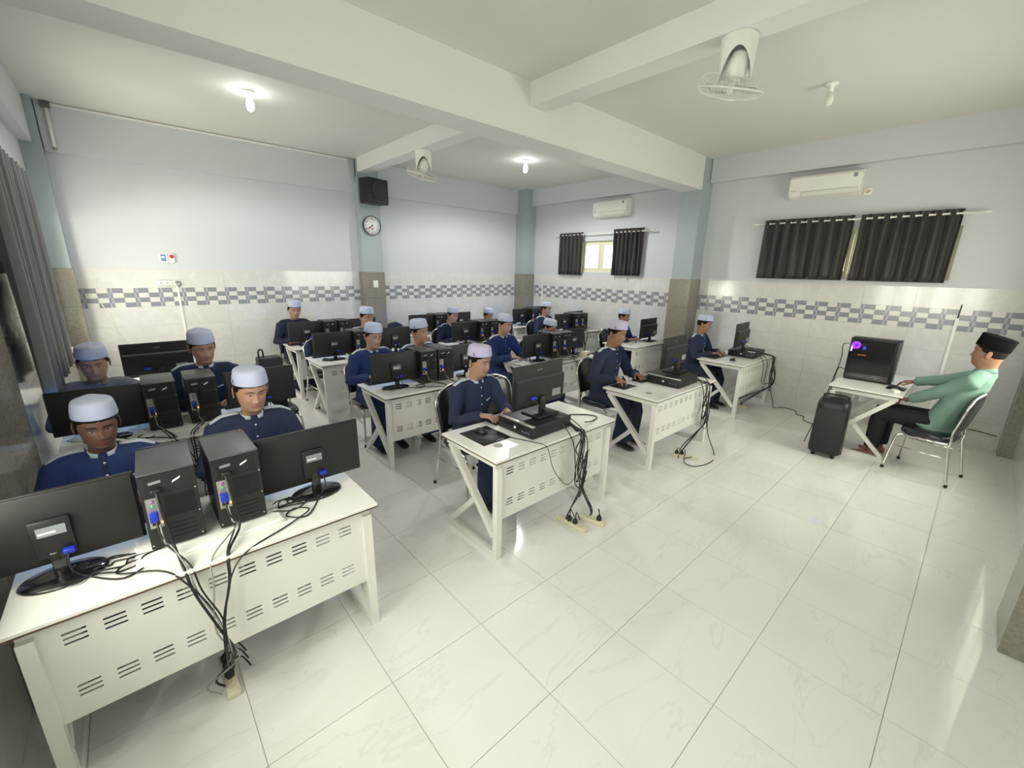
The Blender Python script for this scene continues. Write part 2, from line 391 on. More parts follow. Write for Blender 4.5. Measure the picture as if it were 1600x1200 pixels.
MB().rbox(XL - 0.08, XL + 0.05, -1.63, 0.73, 0.915, 0.95, wplast_m, 0.006, 2).obj('window_sill', bpy.data.objects['window_4'])

# curtains: a folded cloth whose rod weaves through the eyelets
def curtain(x, y0, y1, z0, z1, rodz, folds, amp, mat, label, jag=0.0, normal=-1, group=None):
    n = folds * 12; b = MB(); th = 0.004
    rows = 10; vs = []
    for side in (0, 1):
        for r in range(rows + 1):
            t = r / rows; z = z1 + (z0 - z1) * t
            for i in range(n + 1):
                u = i / n; y = y0 + (y1 - y0) * u
                ph = 2 * PI * folds * u
                a = amp * (1 - 0.25 * t) * math.sin(ph) + 0.010 * t * math.sin(ph * 0.5 + 1.3 + y * 7) + 0.004 * math.sin(ph * 2.3 + t * 4)
                y += 0.010 * t * math.sin(ph * 0.37 + 2) 
                zz = z + jag * t * math.sin(ph + 0.6) + (0.006 * math.sin(ph) * (1 - t))
                vs.append((x + a + side * th, y, zz))
    w = n + 1; f = []; o = (rows + 1) * w
    for r in range(rows):
        for i in range(n):
            a = r * w + i; f.append((a, a + 1, a + w + 1, a + w)); f.append((o + a, o + a + w, o + a + w + 1, o + a + 1))
    for i in range(n):
        f.append((i, o + i, o + i + 1, i + 1)); k = rows * w + i; f.append((k, k + 1, o + k + 1, o + k))
    for r in range(rows):
        a = r * w; f.append((a, a + w, o + a + w, o + a)); a = r * w + n; f.append((a, o + a, o + a + w, a + w))
    b.add(vs, f, mat, True)
    root = empty('curtain', (0, 0, 0), 0, label, 'curtain', group)
    b.obj('cloth', root)
    for k in range(folds * 2):                       # eyelets where the cloth crosses the rod
        y = y0 + (y1 - y0) * (k + 0.5 - 0.5) / (folds * 2) if k else y0 + 0.006
        e = MB(); rings = []
        for i in range(14):
            a = 2 * PI * i / 14
            rings.append([(x + 0.006 * math.cos(c) * 1.0 + 0.002, y + (0.021 + 0.005 * math.cos(c)) * math.sin(a) * 0.35 + 0.004 * math.sin(c), rodz + (0.021 + 0.005 * math.cos(c)) * math.cos(a)) for c in (0, PI / 2, PI, 3 * PI / 2)])
        rings.append(rings[0]); e.loft(rings, chrome_m, True, False); e.obj('eyelet', root)
    return root
def rod(x, y0, y1, z, label, wallx):
    r = empty('curtain_rod', (x, y0, z), 0, label, 'curtain rod')
    L = y1 - y0
    MB().tube([(0, 0, 0), (0, L, 0)], 0.011, wplast_m, 10).obj('pole', r)
    for s, y in ((-1, 0), (1, L)):
        MB().lathe([(0.009, 0), (0.016, 0.012), (0.008, 0.022), (0.020, 0.04), (0.014, 0.058), (0.003, 0.07)], wplast_m, 12, Matrix.Translation((0, y, 0)) @ Matrix.Rotation(-s * PI / 2, 4, 'X')).obj('finial', r)
        MB().box(min(0, wallx - x), max(0, wallx - x), y - s * 0.05 - 0.006, y - s * 0.05 + 0.006, -0.012, 0.004, wplast_m).obj('bracket', r)
    return r
CX = XR - 0.085
curtain(CX, 4.36, 5.0, 1.865, 2.725, 2.675, 6, 0.035, curt_m, 'dark curtain left of the bright window gap below the far air conditioner')
curtain(CX, 2.94, 3.60, 1.88, 2.745, 2.695, 7, 0.035, curt_m, 'dark curtain right of the bright window gap below the far air conditioner')
rod(CX + 0.002, 2.80, 5.06, 2.685, 'white curtain rod over the far small window', XR)
curtain(CX, -0.15, 0.92, 1.90, 2.73, 2.68, 8, 0.038, curt_m, 'wide black pleated curtain, left of the pair near the teacher')
curtain(CX, -1.15, -0.215, 1.90, 2.73, 2.68, 8, 0.038, curt_m, 'wide black pleated curtain, right of the pair near the teacher')
rod(CX + 0.002, -1.30, 1.0, 2.68, 'white curtain rod above the teacher side of the room', XR)
curtain(XL + 0.13, 2.40, 4.05, 1.05, 2.62, 2.57, 11, 0.05, curtg_m, 'long grey curtain hanging on the left wall', jag=0.012)
rod(XL + 0.13, 2.45, 4.0, 2.57, 'curtain rod carrying the grey curtain on the left wall', XL)
# ------------------------------------------------------------------ fixtures on walls and ceiling
bulb_on = M('lit_bulb', (1, 1, 1), 0.3, var=0, emit=30.0, ecol=(0.97, 1.0, 0.98))
bulb_off = M('unlit_bulb', (0.78, 0.77, 0.68), 0.3)
def bulb(x, y, lit, power, label):
    r = empty('ceiling_bulb', (x, y, ZC), 0, label, 'light bulb')
    MB().lathe([(0.055, 0.0), (0.058, -0.012), (0.045, -0.022), (0.024, -0.03), (0.024, -0.075)], wplast_m, 20).obj('lamp_holder', r)
    MB().lathe([(0.016, -0.072), (0.026, -0.09), (0.036, -0.12), (0.036, -0.15), (0.028, -0.175), (0.012, -0.188), (0.002, -0.191)], bulb_on if lit else bulb_off, 20).obj('glass_bulb', r)
    if lit:
        l = bpy.data.lights.new('bulb_light', 'SPOT'); l.energy = power; l.spot_size = math.radians(168); l.spot_blend = 0.35; l.color = (0.99, 1.0, 0.99); l.shadow_soft_size = 0.05
        o = bpy.data.objects.new('bulb_light', l); COL.objects.link(o); o.parent = r; o.location = (0, 0, -0.25)
bulb(0.63, 4.08, True, 52, 'lit ceiling bulb over the desks by the left window')
bulb(4.59, 4.03, True, 98, 'lit ceiling bulb over the back of the room right of the wall fan')
bulb(4.57, -0.14, False, 0, 'unlit ceiling bulb between the near fan and the right wall')
bulb(0.63, -0.14, True, 20, 'lit ceiling bulb above the front left desk')

def fan(loc, tilt, yaw, roll, label):
    r = empty('orbit_fan', loc, yaw, label, 'fan')
    # housing: half-open cylinder with an arch cut towards the camera side
    n = 28; vs = []; rows = 9; Rb = 0.115; hgt = 0.25
    b = MB()
    for sgn in (0, 1):
        rr = Rb - 0.006 * sgn
        for k in range(rows + 1):
            for i in range(n):
                a = 2 * PI * i / n
                # arch: lower rim rises on the two open sides
                cut = abs(math.sin(a)) ** 1.6
                z = -(k / rows) * (hgt - 0.165 * (cut if abs(math.sin(a)) > 0.35 else 0.0))
                vs.append((rr * math.cos(a) * (1 - 0.12 * k / rows), rr * math.sin(a) * (1 - 0.05 * k / rows), z))
    f = []
    o = (rows + 1) * n
    for k in range(rows):
        for i in range(n):
            j = (i + 1) % n; f.append((k * n + i, k * n + j, (k + 1) * n + j, (k + 1) * n + i)); f.append((o + k * n + i, o + (k + 1) * n + i, o + (k + 1) * n + j, o + k * n + j))
    for i in range(n):
        j = (i + 1) % n; k = rows * n; f.append((k + i, k + j, o + k + j, o + k + i))
    f.append(tuple(range(n)))
    b.add(vs, f, wplast_m, True); b.obj('housing', r)
    MB().lathe([(0.055, 0.0), (0.055, -0.05), (0.03, -0.06)], steel_m, 16).obj('swivel', r)
    mt = Matrix.Translation((0, 0, -0.20)) @ Matrix.Rotation(roll, 4, 'Y') @ Matrix.Rotation(tilt, 4, 'X')
    MB().lathe([(0.025, 0.12), (0.052, 0.10), (0.066, 0.04), (0.068, -0.02), (0.05, -0.055), (0.02, -0.06)], wplast_m, 20, mt).obj('motor', r)
    RF = 0.215
    g = MB()
    rings = [[((RF + 0.007 * math.cos(c)) * math.cos(a), (RF + 0.007 * math.cos(c)) * math.sin(a), -0.10 + 0.007 * math.sin(c)) for c in (0, PI / 2, PI, 1.5 * PI)] for a in [2 * PI * i / 48 for i in range(49)]]
    g.loft(rings, wplast_m, True, False, mt); gr = g.obj('guard_rim', r)
    w = MB()
    for i in range(60):
        a = 2 * PI * i / 60
        p = [(q * math.cos(a), q * math.sin(a), z) for q, z in ((0.05, -0.035), (0.13, -0.045), (0.19, -0.06), (RF, -0.10), (0.19, -0.135), (0.12, -0.152), (0.045, -0.156))]
        w.tube(p, 0.0013, wplast_m, 4, mt, False)
    wo_ = w.obj('guard_wires', r); wo_['kind'] = 'stuff'
    MB().lathe([(0.05, -0.155), (0.05, -0.162), (0.02, -0.166)], wplast_m, 20, mt).obj('guard_badge', r)
    hub = MB().lathe([(0.012, -0.06), (0.026, -0.075), (0.026, -0.12), (0.01, -0.13)], wplast_m, 16, mt).obj('hub', r)
    blade_m = M('clear_fan_blade', (0.72, 0.71, 0.64), 0.25)
    for kk in range(3):
        a0 = 2 * PI * kk / 3 + 0.4; rg = []
        for q in range(8):
            t = q / 7; rad = 0.022 + 0.170 * t; wd = 0.25 + 0.85 * math.sin(PI * min(1, t * 0.85 + 0.1)) * (1 - 0.15 * t)
            lo = []
            for s_ in range(7):
                u = s_ / 6 - 0.5; a = a0 + u * wd; lo.append((rad * math.cos(a), rad * math.sin(a), -0.095 + 0.05 * u))
            lo2 = [(x, y, z - 0.003) for x, y, z in reversed(lo)]
            rg.append(lo + lo2)
        MB().loft(rg, blade_m, True, True, mt).obj('fan_blade', r)
    hk = MB()
    for a in (0.6, 1.4, 3.4, 4.3):
        hk.tube(smooth_path([(0.06 * math.cos(a), 0.06 * math.sin(a), -0.03), (0.14 * math.cos(a), 0.14 * math.sin(a), -0.015), (0.20 * math.cos(a), 0.20 * math.sin(a), -0.04), (RF * math.cos(a), RF * math.sin(a), -0.10)], 4), 0.003, wplast_m, 5, mt, False)
    hk.obj('guard_bracket', r)['kind'] = 'stuff'
    return r
fan((2.666, -0.07, 3.48), math.radians(15), math.radians(-66), math.radians(12), 'white orbit fan on the near cross beam above the aisle')
fan((2.666, 4.03, 3.48), math.radians(9), math.radians(-31), math.radians(13), 'white orbit fan on the far cross beam by the wall clock')

def aircon(y0, y1, label):
    x = XR; z0, z1 = 2.985, 3.275; r = empty('air_conditioner', (x, (y0 + y1) / 2, z0), 0, label, 'air conditioner')
    L = y1 - y0; H = z1 - z0
    prof = [(0.0, 0.0), (-0.10, 0.0), (-0.165, 0.025), (-0.195, 0.085), (-0.20, 0.16), (-0.195, 0.25), (-0.17, H - 0.008), (-0.13, H), (0, H)]
    MB().prism(prof, 'y', -L / 2, L / 2, wplast_m).obj('body', r)
    for o in r.children: o.rotation_euler = (0, 0, 0)
    MB().prism([(-0.197, 0.082), (-0.204, 0.088), (-0.203, 0.25), (-0.178, H - 0.012), (-0.174, H - 0.016), (-0.196, 0.245)], 'y', -L / 2 + 0.004, L / 2 - 0.004, wplast_m).obj('front_panel', r)
    MB().prism([(-0.115, -0.006), (-0.178, 0.028), (-0.198, 0.070), (-0.205, 0.070), (-0.186, 0.022), (-0.120, -0.012)], 'y', -L / 2 + 0.02, L / 2 - 0.16, M('flap_plastic', (0.74, 0.73, 0.66), 0.35)).obj('louvre_flap', r)
    MB().box(-0.206, -0.198, -L / 2 + 0.05, -L / 2 + 0.09, 0.20, 0.245, stick_m).obj('energy_label', r)
    MB().box(-0.2045, -0.2, L / 2 - 0.09, L / 2 - 0.03, 0.092, 0.099, stick_m).obj('maker_mark', r)
    MB().box(-0.175, -0.10, -L / 2 - 0.001, -L / 2 + 0.003, 0.08, 0.24, wplast_m).obj('side_cover', r)
    return r
aircon(-0.155, 0.65, 'white wall air conditioner above the black curtains near the teacher')
aircon(3.30, 4.06, 'white wall air conditioner above the far bright window')

def plate(name, loc, w, h, face, label, cat, build):
    r = empty(name, loc, face, label, cat)
    MB().rbox(-w / 2, w / 2, -0.012, 0, -h / 2, h / 2, wplast_m, 0.004, 2).obj('plate', r)
    build(r); return r
plate('socket_outlet', (XR, -0.21, 3.02), 0.085, 0.085, -PI / 2, 'white socket outlet right of the near air conditioner', 'socket', lambda r: MB().lathe([(0.026, 0.012), (0.026, 0.018), (0.018, 0.018), (0.018, 0.013), (0.0, 0.013)], cream_m, 16, Matrix.Rotation(PI / 2, 4, 'X')).obj('socket', r))
def sw(r):
    MB().box(-0.028, 0.028, -0.017, -0.010, -0.045, 0.045, M('blue_panel', (0.16, 0.28, 0.55), 0.4)).obj('blue_panel', r)
    MB().box(-0.020, 0.012, -0.020, -0.015, -0.004, 0.022, stickw_m).obj('display', r)
plate('control_panel', (-0.20, YB, 2.005), 0.095, 0.125, 0, 'white wall plate with a blue control panel', 'control panel', sw)
r = empty('alarm_button', (-0.11, YB, 2.0), 0, 'white wall unit with a red round button', 'alarm button')
MB().rbox(-0.034, 0.034, -0.03, 0, -0.065, 0.065, wplast_m, 0.014, 4).obj('body', r)
MB().lathe([(0.026, 0.028), (0.026, 0.036), (0.020, 0.044), (0.001, 0.046)], M('red_plastic', (0.6, 0.02, 0.02), 0.35), 20, Matrix.Translation((0, 0, 0.025)) @ Matrix.Rotation(PI / 2, 4, 'X')).obj('red_button', r)
r = empty('trunking', (-0.105, YB, 0.0), 0, 'white cable trunking running down the tiled back wall', 'trunking')
MB().box(-0.012, 0.012, -0.022, -0.008, 0.0, 1.63, wplast_m).obj('channel', r)
r = empty('wall_socket', (-0.20, YB, 1.665), 0, 'white double socket on the tiled back wall above the left desks', 'socket')
MB().rbox(-0.13, 0.09, -0.045, -0.008, -0.035, 0.035, wplast_m, 0.008, 2).obj('socket_box', r)
for x in (-0.08, -0.01, 0.05): MB().lathe([(0.020, 0.045), (0.020, 0.048), (0.015, 0.046), (0.001, 0.044)], wplast_m, 12, Matrix.Translation((x, 0, 0)) @ Matrix.Rotation(PI / 2, 4, 'X')).obj('outlet', r)
MB().tube(smooth_path([(0.07, -0.04, 0.0), (0.12, -0.05, 0.02), (0.14, -0.03, -0.02), (0.10, -0.02, -0.05)], 5), 0.005, cable_m, 6).obj('plug_lead', r)
r = empty('trunking', (-0.99, YB - 0.05, 0), 0, 'white cable trunking along the ceiling edge of the back wall', 'trunking')
MB().box(0.0, 3.55, -0.02, 0.0, ZC - 0.035, ZC - 0.012, wplast_m).obj('channel', r)
r = empty('wall_pipe', (-1.03, YB - 0.05, 0), 0, 'white vertical pipe in the top left corner of the back wall', 'pipe')
MB().tube([(0.02, -0.03, ZC - 0.06), (0.02, -0.03, 3.21)], 0.018, wplast_m, 12).obj('pipe', r)
MB().rbox(-0.02, 0.06, -0.06, 0.0, ZC - 0.07, ZC - 0.005, M('grey_fitting', (0.12, 0.11, 0.10), 0.6), 0.01, 2).obj('joint', r)
MB().lathe([(0.02, 3.215), (0.02, 3.19), (0.012, 3.185)], M('grey_fitting2', (0.35, 0.34, 0.30), 0.6), 12, Matrix.Translation((0.02, -0.03, 0))).obj('end_cap', r)
r = empty('corner_bracket', (2.50, YB - 0.05, 3.44), 0, 'grey metal cover beside the cross beam on the back wall', 'cover')
MB().prism([(-0.045, 0.23), (0.05, 0.25), (0.05, -0.02), (0.0, -0.06), (-0.03, -0.02)], 'y', -0.06, 0, M('grey_cover', (0.42, 0.45, 0.44), 0.4)).obj('cover', r)
plate('switch_plate', (2.78, 6.038, 1.64), 0.095, 0.125, 0, 'white switch plate on the granite pillar under the clock', 'switch', lambda r: MB().box(-0.022, 0.022, -0.016, -0.010, -0.04, 0.04, wplast_m).obj('rocker', r))
r = empty('trunking', (XR - 0.008, -1.34, 0), 0, 'white cable trunking on the tiled wall behind the teacher', 'trunking')
MB().box(-0.02, 0, -0.015, 0.015, 0.0, 1.50, wplast_m).obj('channel', r)
MB().tube([(-0.012, 0.0, 1.50), (-0.012, -0.005, 1.66)], 0.006, cable_m, 6).obj('cable', r)
r = empty('trunking', (XR - 0.008, 5.55, 0), 0, 'white cable trunking on the tiled wall left of the far window', 'trunking')
MB().box(-0.02, 0, -0.012, 0.012, 0.0, 1.68, wplast_m).obj('channel', r)
MB().box(-0.03, 0, -0.03, 0.03, 1.68, 1.74, wplast_m).obj('box', r)
r = empty('wall_lead', (-0.95, YB - 0.008, 0), 0, 'thin white lead hanging loosely on the tiles by the left corner', 'cable')
MB().tube(smooth_path([(0, -0.006, 1.50), (0.05, -0.006, 1.33), (0.10, -0.006, 1.20), (0.11, -0.006, 1.05), (0.20, -0.006, 0.90), (0.31, -0.006, 0.75)], 6), 0.005, wplast_m, 6).obj('lead', r)

# wall speaker
r = empty('wall_speaker', (2.77, 5.86, 2.98), math.radians(14), 'black loudspeaker high on the pillar above the clock', 'loudspeaker')
MB().rbox(-0.205, 0.205, -0.13, 0.13, 0, 0.40, blk_m, 0.02, 3).obj('cabinet', r)
MB().lathe([(0.15, 0.128), (0.158, 0.136), (0.150, 0.144), (0.140, 0.138), (0.09, 0.150), (0.02, 0.154)], M('speaker_grille', (0.035, 0.036, 0.038), 0.6, bump=0.5, bscale=300), 36, Matrix.Translation((0.01, 0, 0.215)) @ Matrix.Rotation(PI / 2, 4, 'X')).obj('grille', r)
MB().lathe([(0.022, 0.128), (0.022, 0.136), (0.01, 0.137)], blk2_m, 14, Matrix.Translation((-0.12, 0, 0.06)) @ Matrix.Rotation(PI / 2, 4, 'X')).obj('port', r)
MB().box(-0.03, 0.03, 0.12, 0.20, 0.15, 0.25, blk2_m).obj('bracket', r)
# clock
r = empty('wall_clock', (2.775, 6.05, 2.645), 0, 'round white wall clock with black rim on the grey pillar', 'clock')
RX = Matrix.Rotation(PI / 2, 4, 'X')
MB().lathe([(0.160, 0.0), (0.163, 0.03), (0.159, 0.038), (0.154, 0.034), (0.154, 0.02)], blk_m, 48, RX).obj('rim', r)
face = MB().lathe([(0.154, 0.018), (0.154, 0.024), (0.001, 0.024)], M('clock_face', (0.85, 0.86, 0.86), 0.4), 48, RX).obj('dial', r)
def hand(ang, ln, w, name, m, y):
    a = math.radians(90 - ang); d = Vector((math.cos(a), 0, math.sin(a)))
    MB().bar(Vector((0, y, 0)) - d * 0.025, Vector((0, y, 0)) + d * ln, w, 0.003, m, (0, 1, 0)).obj(name, r)
hand(228, 0.085, 0.010, 'hour_hand', blk_m, -0.028); hand(228 + 14, 0.125, 0.006, 'minute_hand', blk_m, -0.031)
red_m = MATS['red_plastic']
hand(150, 0.055, 0.003, 'second_hand', red_m, -0.034)
MB().lathe([(0.010, 0.024), (0.010, 0.037), (0.001, 0.038)], blk_m, 12, RX).obj('centre_cap', r)
MB().prism([(-0.02, -0.055), (0.0, -0.035), (0.02, -0.055), (0.012, -0.07), (-0.012, -0.07)], 'y', -0.0255, -0.024, red_m).obj('red_mark', r)
def text_mesh(s, size, m):
    c = bpy.data.curves.new('t', 'FONT'); c.body = s; c.size = size; c.align_x = 'CENTER'; c.align_y = 'CENTER'; c.extrude = 0.0008; c.resolution_u = 2
    o = bpy.data.objects.new('t', c); COL.objects.link(o); bpy.context.view_layer.update()
    me = bpy.data.meshes.new_from_object(o.evaluated_get(bpy.context.evaluated_depsgraph_get())); bpy.data.objects.remove(o)
    me.materials.clear(); me.materials.append(m); return me
num_m = M('clock_ink', (0.05, 0.05, 0.06), 0.5)
for k in range(1, 13):
    a = math.radians(90 - 30 * k)
    link('numeral', text_mesh(str(k), 0.040, num_m), r, (0.118 * math.cos(a), -0.0255, 0.118 * math.sin(a)), (PI / 2, 0, 0))

# ------------------------------------------------------------------ furniture kits
def panel_with_slots():
    b = MB(); x0, x1, z0, z1 = -0.585, 0.585, 0.285, 0.715; y0, y1 = -0.272, -0.268
    gx = []; n = 10; p = 0.1085
    xs = [x0]
    for g in range(n):
        c = (g - (n - 1) / 2) * p; xs += [c - 0.032, c + 0.032]
    xs.append(x1)
    zs = [z0]
    for zc in (0.40, 0.635):
        for k in (-1, 0, 1): zs += [zc + k * 0.021 - 0.0045, zc + k * 0.021 + 0.0045]
    zs.append(z1)
    for i in range(len(xs) - 1):
        for k in range(len(zs) - 1):
            if i % 2 == 1 and k % 2 == 1: continue
            b.box(xs[i], xs[i + 1], y0, y1, zs[k], zs[k + 1], white_m)
    # merge coincident inner faces away
    me = b.mesh('modesty_panel'); bm = bmesh.new(); bm.from_mesh(me); bmesh.ops.remove_doubles(bm, verts=bm.verts[:], dist=1e-5)
    dup = {}
    for f in bm.faces: dup.setdefault(tuple(sorted(v.index for v in f.verts)), []).append(f)
    bmesh.ops.delete(bm, geom=[f for l in dup.values() if len(l) > 1 for f in l], context='FACES_ONLY')
    bmesh.ops.recalc_face_normals(bm, faces=bm.faces[:]); bm.to_mesh(me); bm.free(); return me
DW, DD, DH = 1.30, 0.64, 0.76
def make_desk():
    k = Kit('computer_desk')
    t = k.part('desktop', MB().rbox(-DW / 2, DW / 2, -DD / 2, DD / 2, DH - 0.017, DH, top_m, 0.002, 1, smooth=False))
    k.part('edge_band', MB().box(-DW / 2 - 0.0015, DW / 2 + 0.0015, -DD / 2 - 0.0015, DD / 2 + 0.0015, DH - 0.0225, DH - 0.017, edge_m), t)
    k.part('grommet', MB().lathe([(0.033, DH), (0.033, DH + 0.003), (0.026, DH + 0.0035), (0.02, DH + 0.001), (0.001, DH + 0.001)], M('grey_plastic', (0.32, 0.32, 0.31), 0.4), 20, Matrix.Translation((-0.47, -0.12, 0))), t)
    k.part('modesty_panel', panel_with_slots())
    w = 0.045; yf, yb = -DD / 2 + 0.045, DD / 2 - 0.03; zt = DH - 0.0225
    for s in (-1, 1):
        x = s * (DW / 2 - 0.05)
        k.part('top_rail', MB().bar((x, yb, zt - w / 2), (x, yf, zt - w / 2), w, w, white_m))
        k.part('front_leg', MB().bar((x, yf, 0.0), (x, yf, zt - w), w, w, white_m, (0, 1, 0)))
        k.part('diagonal_leg', MB().bar((x, yb - 0.03, zt - w), (x, yf + w / 2, 0.16), w, w, white_m))
        k.part('foot_bar', MB().bar((x, yf + w / 2, w / 2), (x, yb, w / 2), w, w, white_m))
        yy = yb - 0.03; q = 0.60; p = Vector((x, yb - 0.03, zt - w)).lerp(Vector((x, yf + w / 2, 0.16)), q)
        k.part('brace', MB().bar((x, yb - 0.02, w), (p.x, p.y + 0.02, p.z - 0.02), w * 0.85, w * 0.85, white_m))
    k.part('cross_rail', MB().box(-DW / 2 + 0.07, DW / 2 - 0.07, yb - 0.09, yb - 0.05, zt - 0.04, zt, white_m))
    return k
DESK = make_desk()

def make_chair():
    k = Kit('banquet_chair')
    s = MB(); pts = []
    rings = []
    for z, sc in ((0.415, 0.90), (0.42, 0.97), (0.44, 1.0), (0.465, 0.98), (0.478, 0.90), (0.482, 0.6), (0.482, 0.05)):
        rings.append([(0.205 * sc * math.copysign(abs(math.cos(a)) ** 0.5, math.cos(a)), 0.05 + 0.205 * sc * math.copysign(abs(math.sin(a)) ** 0.5, math.sin(a)), z) for a in [2 * PI * i / 28 for i in range(28)]])
    k.part('seat', MB().loft(rings, vinyl_m))
    # padded back: rounded-top outline, leaning back
    def back_pt(u, v, off):                       # u -1..1 across, v 0..1 up
        w = 0.185 + 0.02 * v
        if v > 0.55: w *= math.sqrt(max(0.0, 1 - ((v - 0.55) / 0.46) ** 2)) * 0.98 + 0.02
        z = 0.53 + 0.385 * v; y = 0.262 + 0.075 * v + 0.02 * u * u * -1
        return (u * w, y + off, z)
    rings = []
    for i in range(15):
        v = i / 14; th = 0.022 * math.sin(PI * min(max(v, 0.06), 0.94)) ** 0.35
        fr = [back_pt(-1 + 2 * j / 12, v, -th * (1 - (abs(-1 + 2 * j / 12)) ** 4 * 0.8)) for j in range(13)]
        bk = [back_pt(1 - 2 * j / 12, v, th * 0.6 * (1 - (abs(1 - 2 * j / 12)) ** 4 * 0.8)) for j in range(13)]
        rings.append(fr + bk)
    k.part('backrest', MB().loft(rings, vinyl_m))
    loop = [(-0.20, 0.25, 0.43)] + [back_pt(-1.05, v, 0.004) for v in (0.0, 0.2, 0.4, 0.55, 0.7, 0.82, 0.92)] + [back_pt(0, 1.0, 0.004)[:2] + (0.925,)] + [back_pt(1.05, v, 0.004) for v in (0.92, 0.82, 0.7, 0.55, 0.4, 0.2, 0.0)] + [(0.20, 0.25, 0.43)]
    k.part('back_frame', MB().tube(smooth_path(loop, 4), 0.0115, chrome_m, 8))
    for sx in (-1, 1):
        k.part('front_leg', MB().tube(smooth_path([(sx * 0.17, -0.05, 0.41), (sx * 0.185, -0.125, 0.395), (sx * 0.195, -0.155, 0.34), (sx * 0.215, -0.19, 0.012)], 5), 0.011, chrome_m, 8))
        k.part('rear_leg', MB().tube(smooth_path([(sx * 0.20, 0.25, 0.43), (sx * 0.20, 0.245, 0.38), (sx * 0.205, 0.26, 0.30), (sx * 0.225, 0.31, 0.012)], 5), 0.011, chrome_m, 8))
        k.part('side_rail', MB().tube([(sx * 0.18, -0.12, 0.405), (sx * 0.195, 0.25, 0.405)], 0.010, chrome_m, 8))
        k.part('stretcher', MB().tube([(sx * 0.20, -0.168, 0.27), (sx * 0.207, 0.263, 0.27)], 0.006, chrome_m, 6))
        for y in (-0.19, 0.31): k.part('foot_cap', MB().lathe([(0.014, 0.0), (0.015, 0.02), (0.012, 0.03)], blk_m, 10, Matrix.Translation((sx * (0.215 if y < 0 else 0.225), y, 0))))
    return k
CHAIR = make_chair()

# ------------------------------------------------------------------ computer kits (front of the user is +y, backs face -y)
def make_monitor(w, h, kind):
    k = Kit('monitor'); zb = 0.06 if kind == 'A' else 0.06
    b = MB().rbox(-w / 2, w / 2, -0.004, 0.014, zb, zb + h, blk2_m, 0.004, 2)
    p = k.part('panel', b)
    k.part('screen', MB().box(-w / 2 + 0.014, w / 2 - 0.014, 0.0135, 0.0150, zb + 0.022, zb + h - 0.014, screen_m), p)
    k.part('bezel', MB().box(-w / 2, w / 2, 0.012, 0.0165, zb, zb + 0.020, gloss_m), p)
    if kind == 'A':
        k.part('rear_cover', MB().rbox(-w / 2 + 0.006, w / 2 - 0.006, -0.012, 0.0, zb + 0.006, zb + h - 0.006, blk2_m, 0.006, 2), p)
        q = k.part('mount_box', MB().rbox(-0.055, 0.055, -0.034, -0.01, zb + 0.035, zb + 0.195, blk_m, 0.005, 2))
        k.part('sticker', MB().box(-0.038, 0.040, -0.0352, -0.0335, zb + 0.130, zb + 0.168, stick_m), q)
        k.part('sticker_print', MB().box(-0.034, 0.012, -0.0358, -0.0352, zb + 0.140, zb + 0.148, stickw_m), q)
        k.part('video_plug', MB().rbox(0.018, 0.052, -0.060, -0.032, zb + 0.048, zb + 0.068, blue_m, 0.004, 2), q)
        k.part('neck', MB().rbox(-0.022, 0.022, -0.040, -0.012, 0.008, zb + 0.06, gloss_m, 0.006, 2))
        k.part('base', MB().lathe([(0.125, 0.0), (0.128, 0.004), (0.122, 0.010), (0.06, 0.016), (0.001, 0.018)], gloss_m, 36, Matrix.Translation((0, -0.02, 0)) @ Matrix.Diagonal((1, 0.72, 1, 1))))
    else:
        k.part('rear_cover', MB().prism([(0.0, zb + 0.02), (-0.030, zb + 0.03), (-0.034, zb + h * 0.66), (-0.008, zb + h * 0.70), (-0.004, zb + h - 0.004), (0, zb + h - 0.004)], 'x', -w / 2 + 0.012, w / 2 - 0.012, blk2_m), p)
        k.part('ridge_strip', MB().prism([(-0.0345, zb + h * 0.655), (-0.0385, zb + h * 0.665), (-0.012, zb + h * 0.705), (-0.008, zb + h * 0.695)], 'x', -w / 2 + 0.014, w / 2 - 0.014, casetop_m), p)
        k.part('sticker', MB().box(w / 2 - 0.155, w / 2 - 0.055, -0.0345, -0.0318, zb + 0.055, zb + 0.112, M('silver_label', (0.30, 0.32, 0.34), 0.35)), p)
        k.part('maker_mark', MB().box(-0.03, 0.03, -0.0075, -0.006, zb + h - 0.055, zb + h - 0.049, stick_m), p)
        k.part('video_plug', MB().rbox(-0.13, -0.075, -0.062, -0.030, zb + 0.075, zb + 0.095, blue_m, 0.004, 2), p)
        k.part('neck', MB().rbox(-0.028, 0.028, -0.058, -0.026, 0.008, zb + 0.085, blk_m, 0.006, 2))
        k.part('base', MB().rbox(-0.12, 0.12, -0.125, 0.075, 0.0, 0.012, blk2_m, 0.005, 2))
    return k
MON_A = make_monitor(0.51, 0.30, 'A')
MON_B = make_monitor(0.57, 0.34, 'B')
MON_C = make_monitor(0.50, 0.30, 'B')

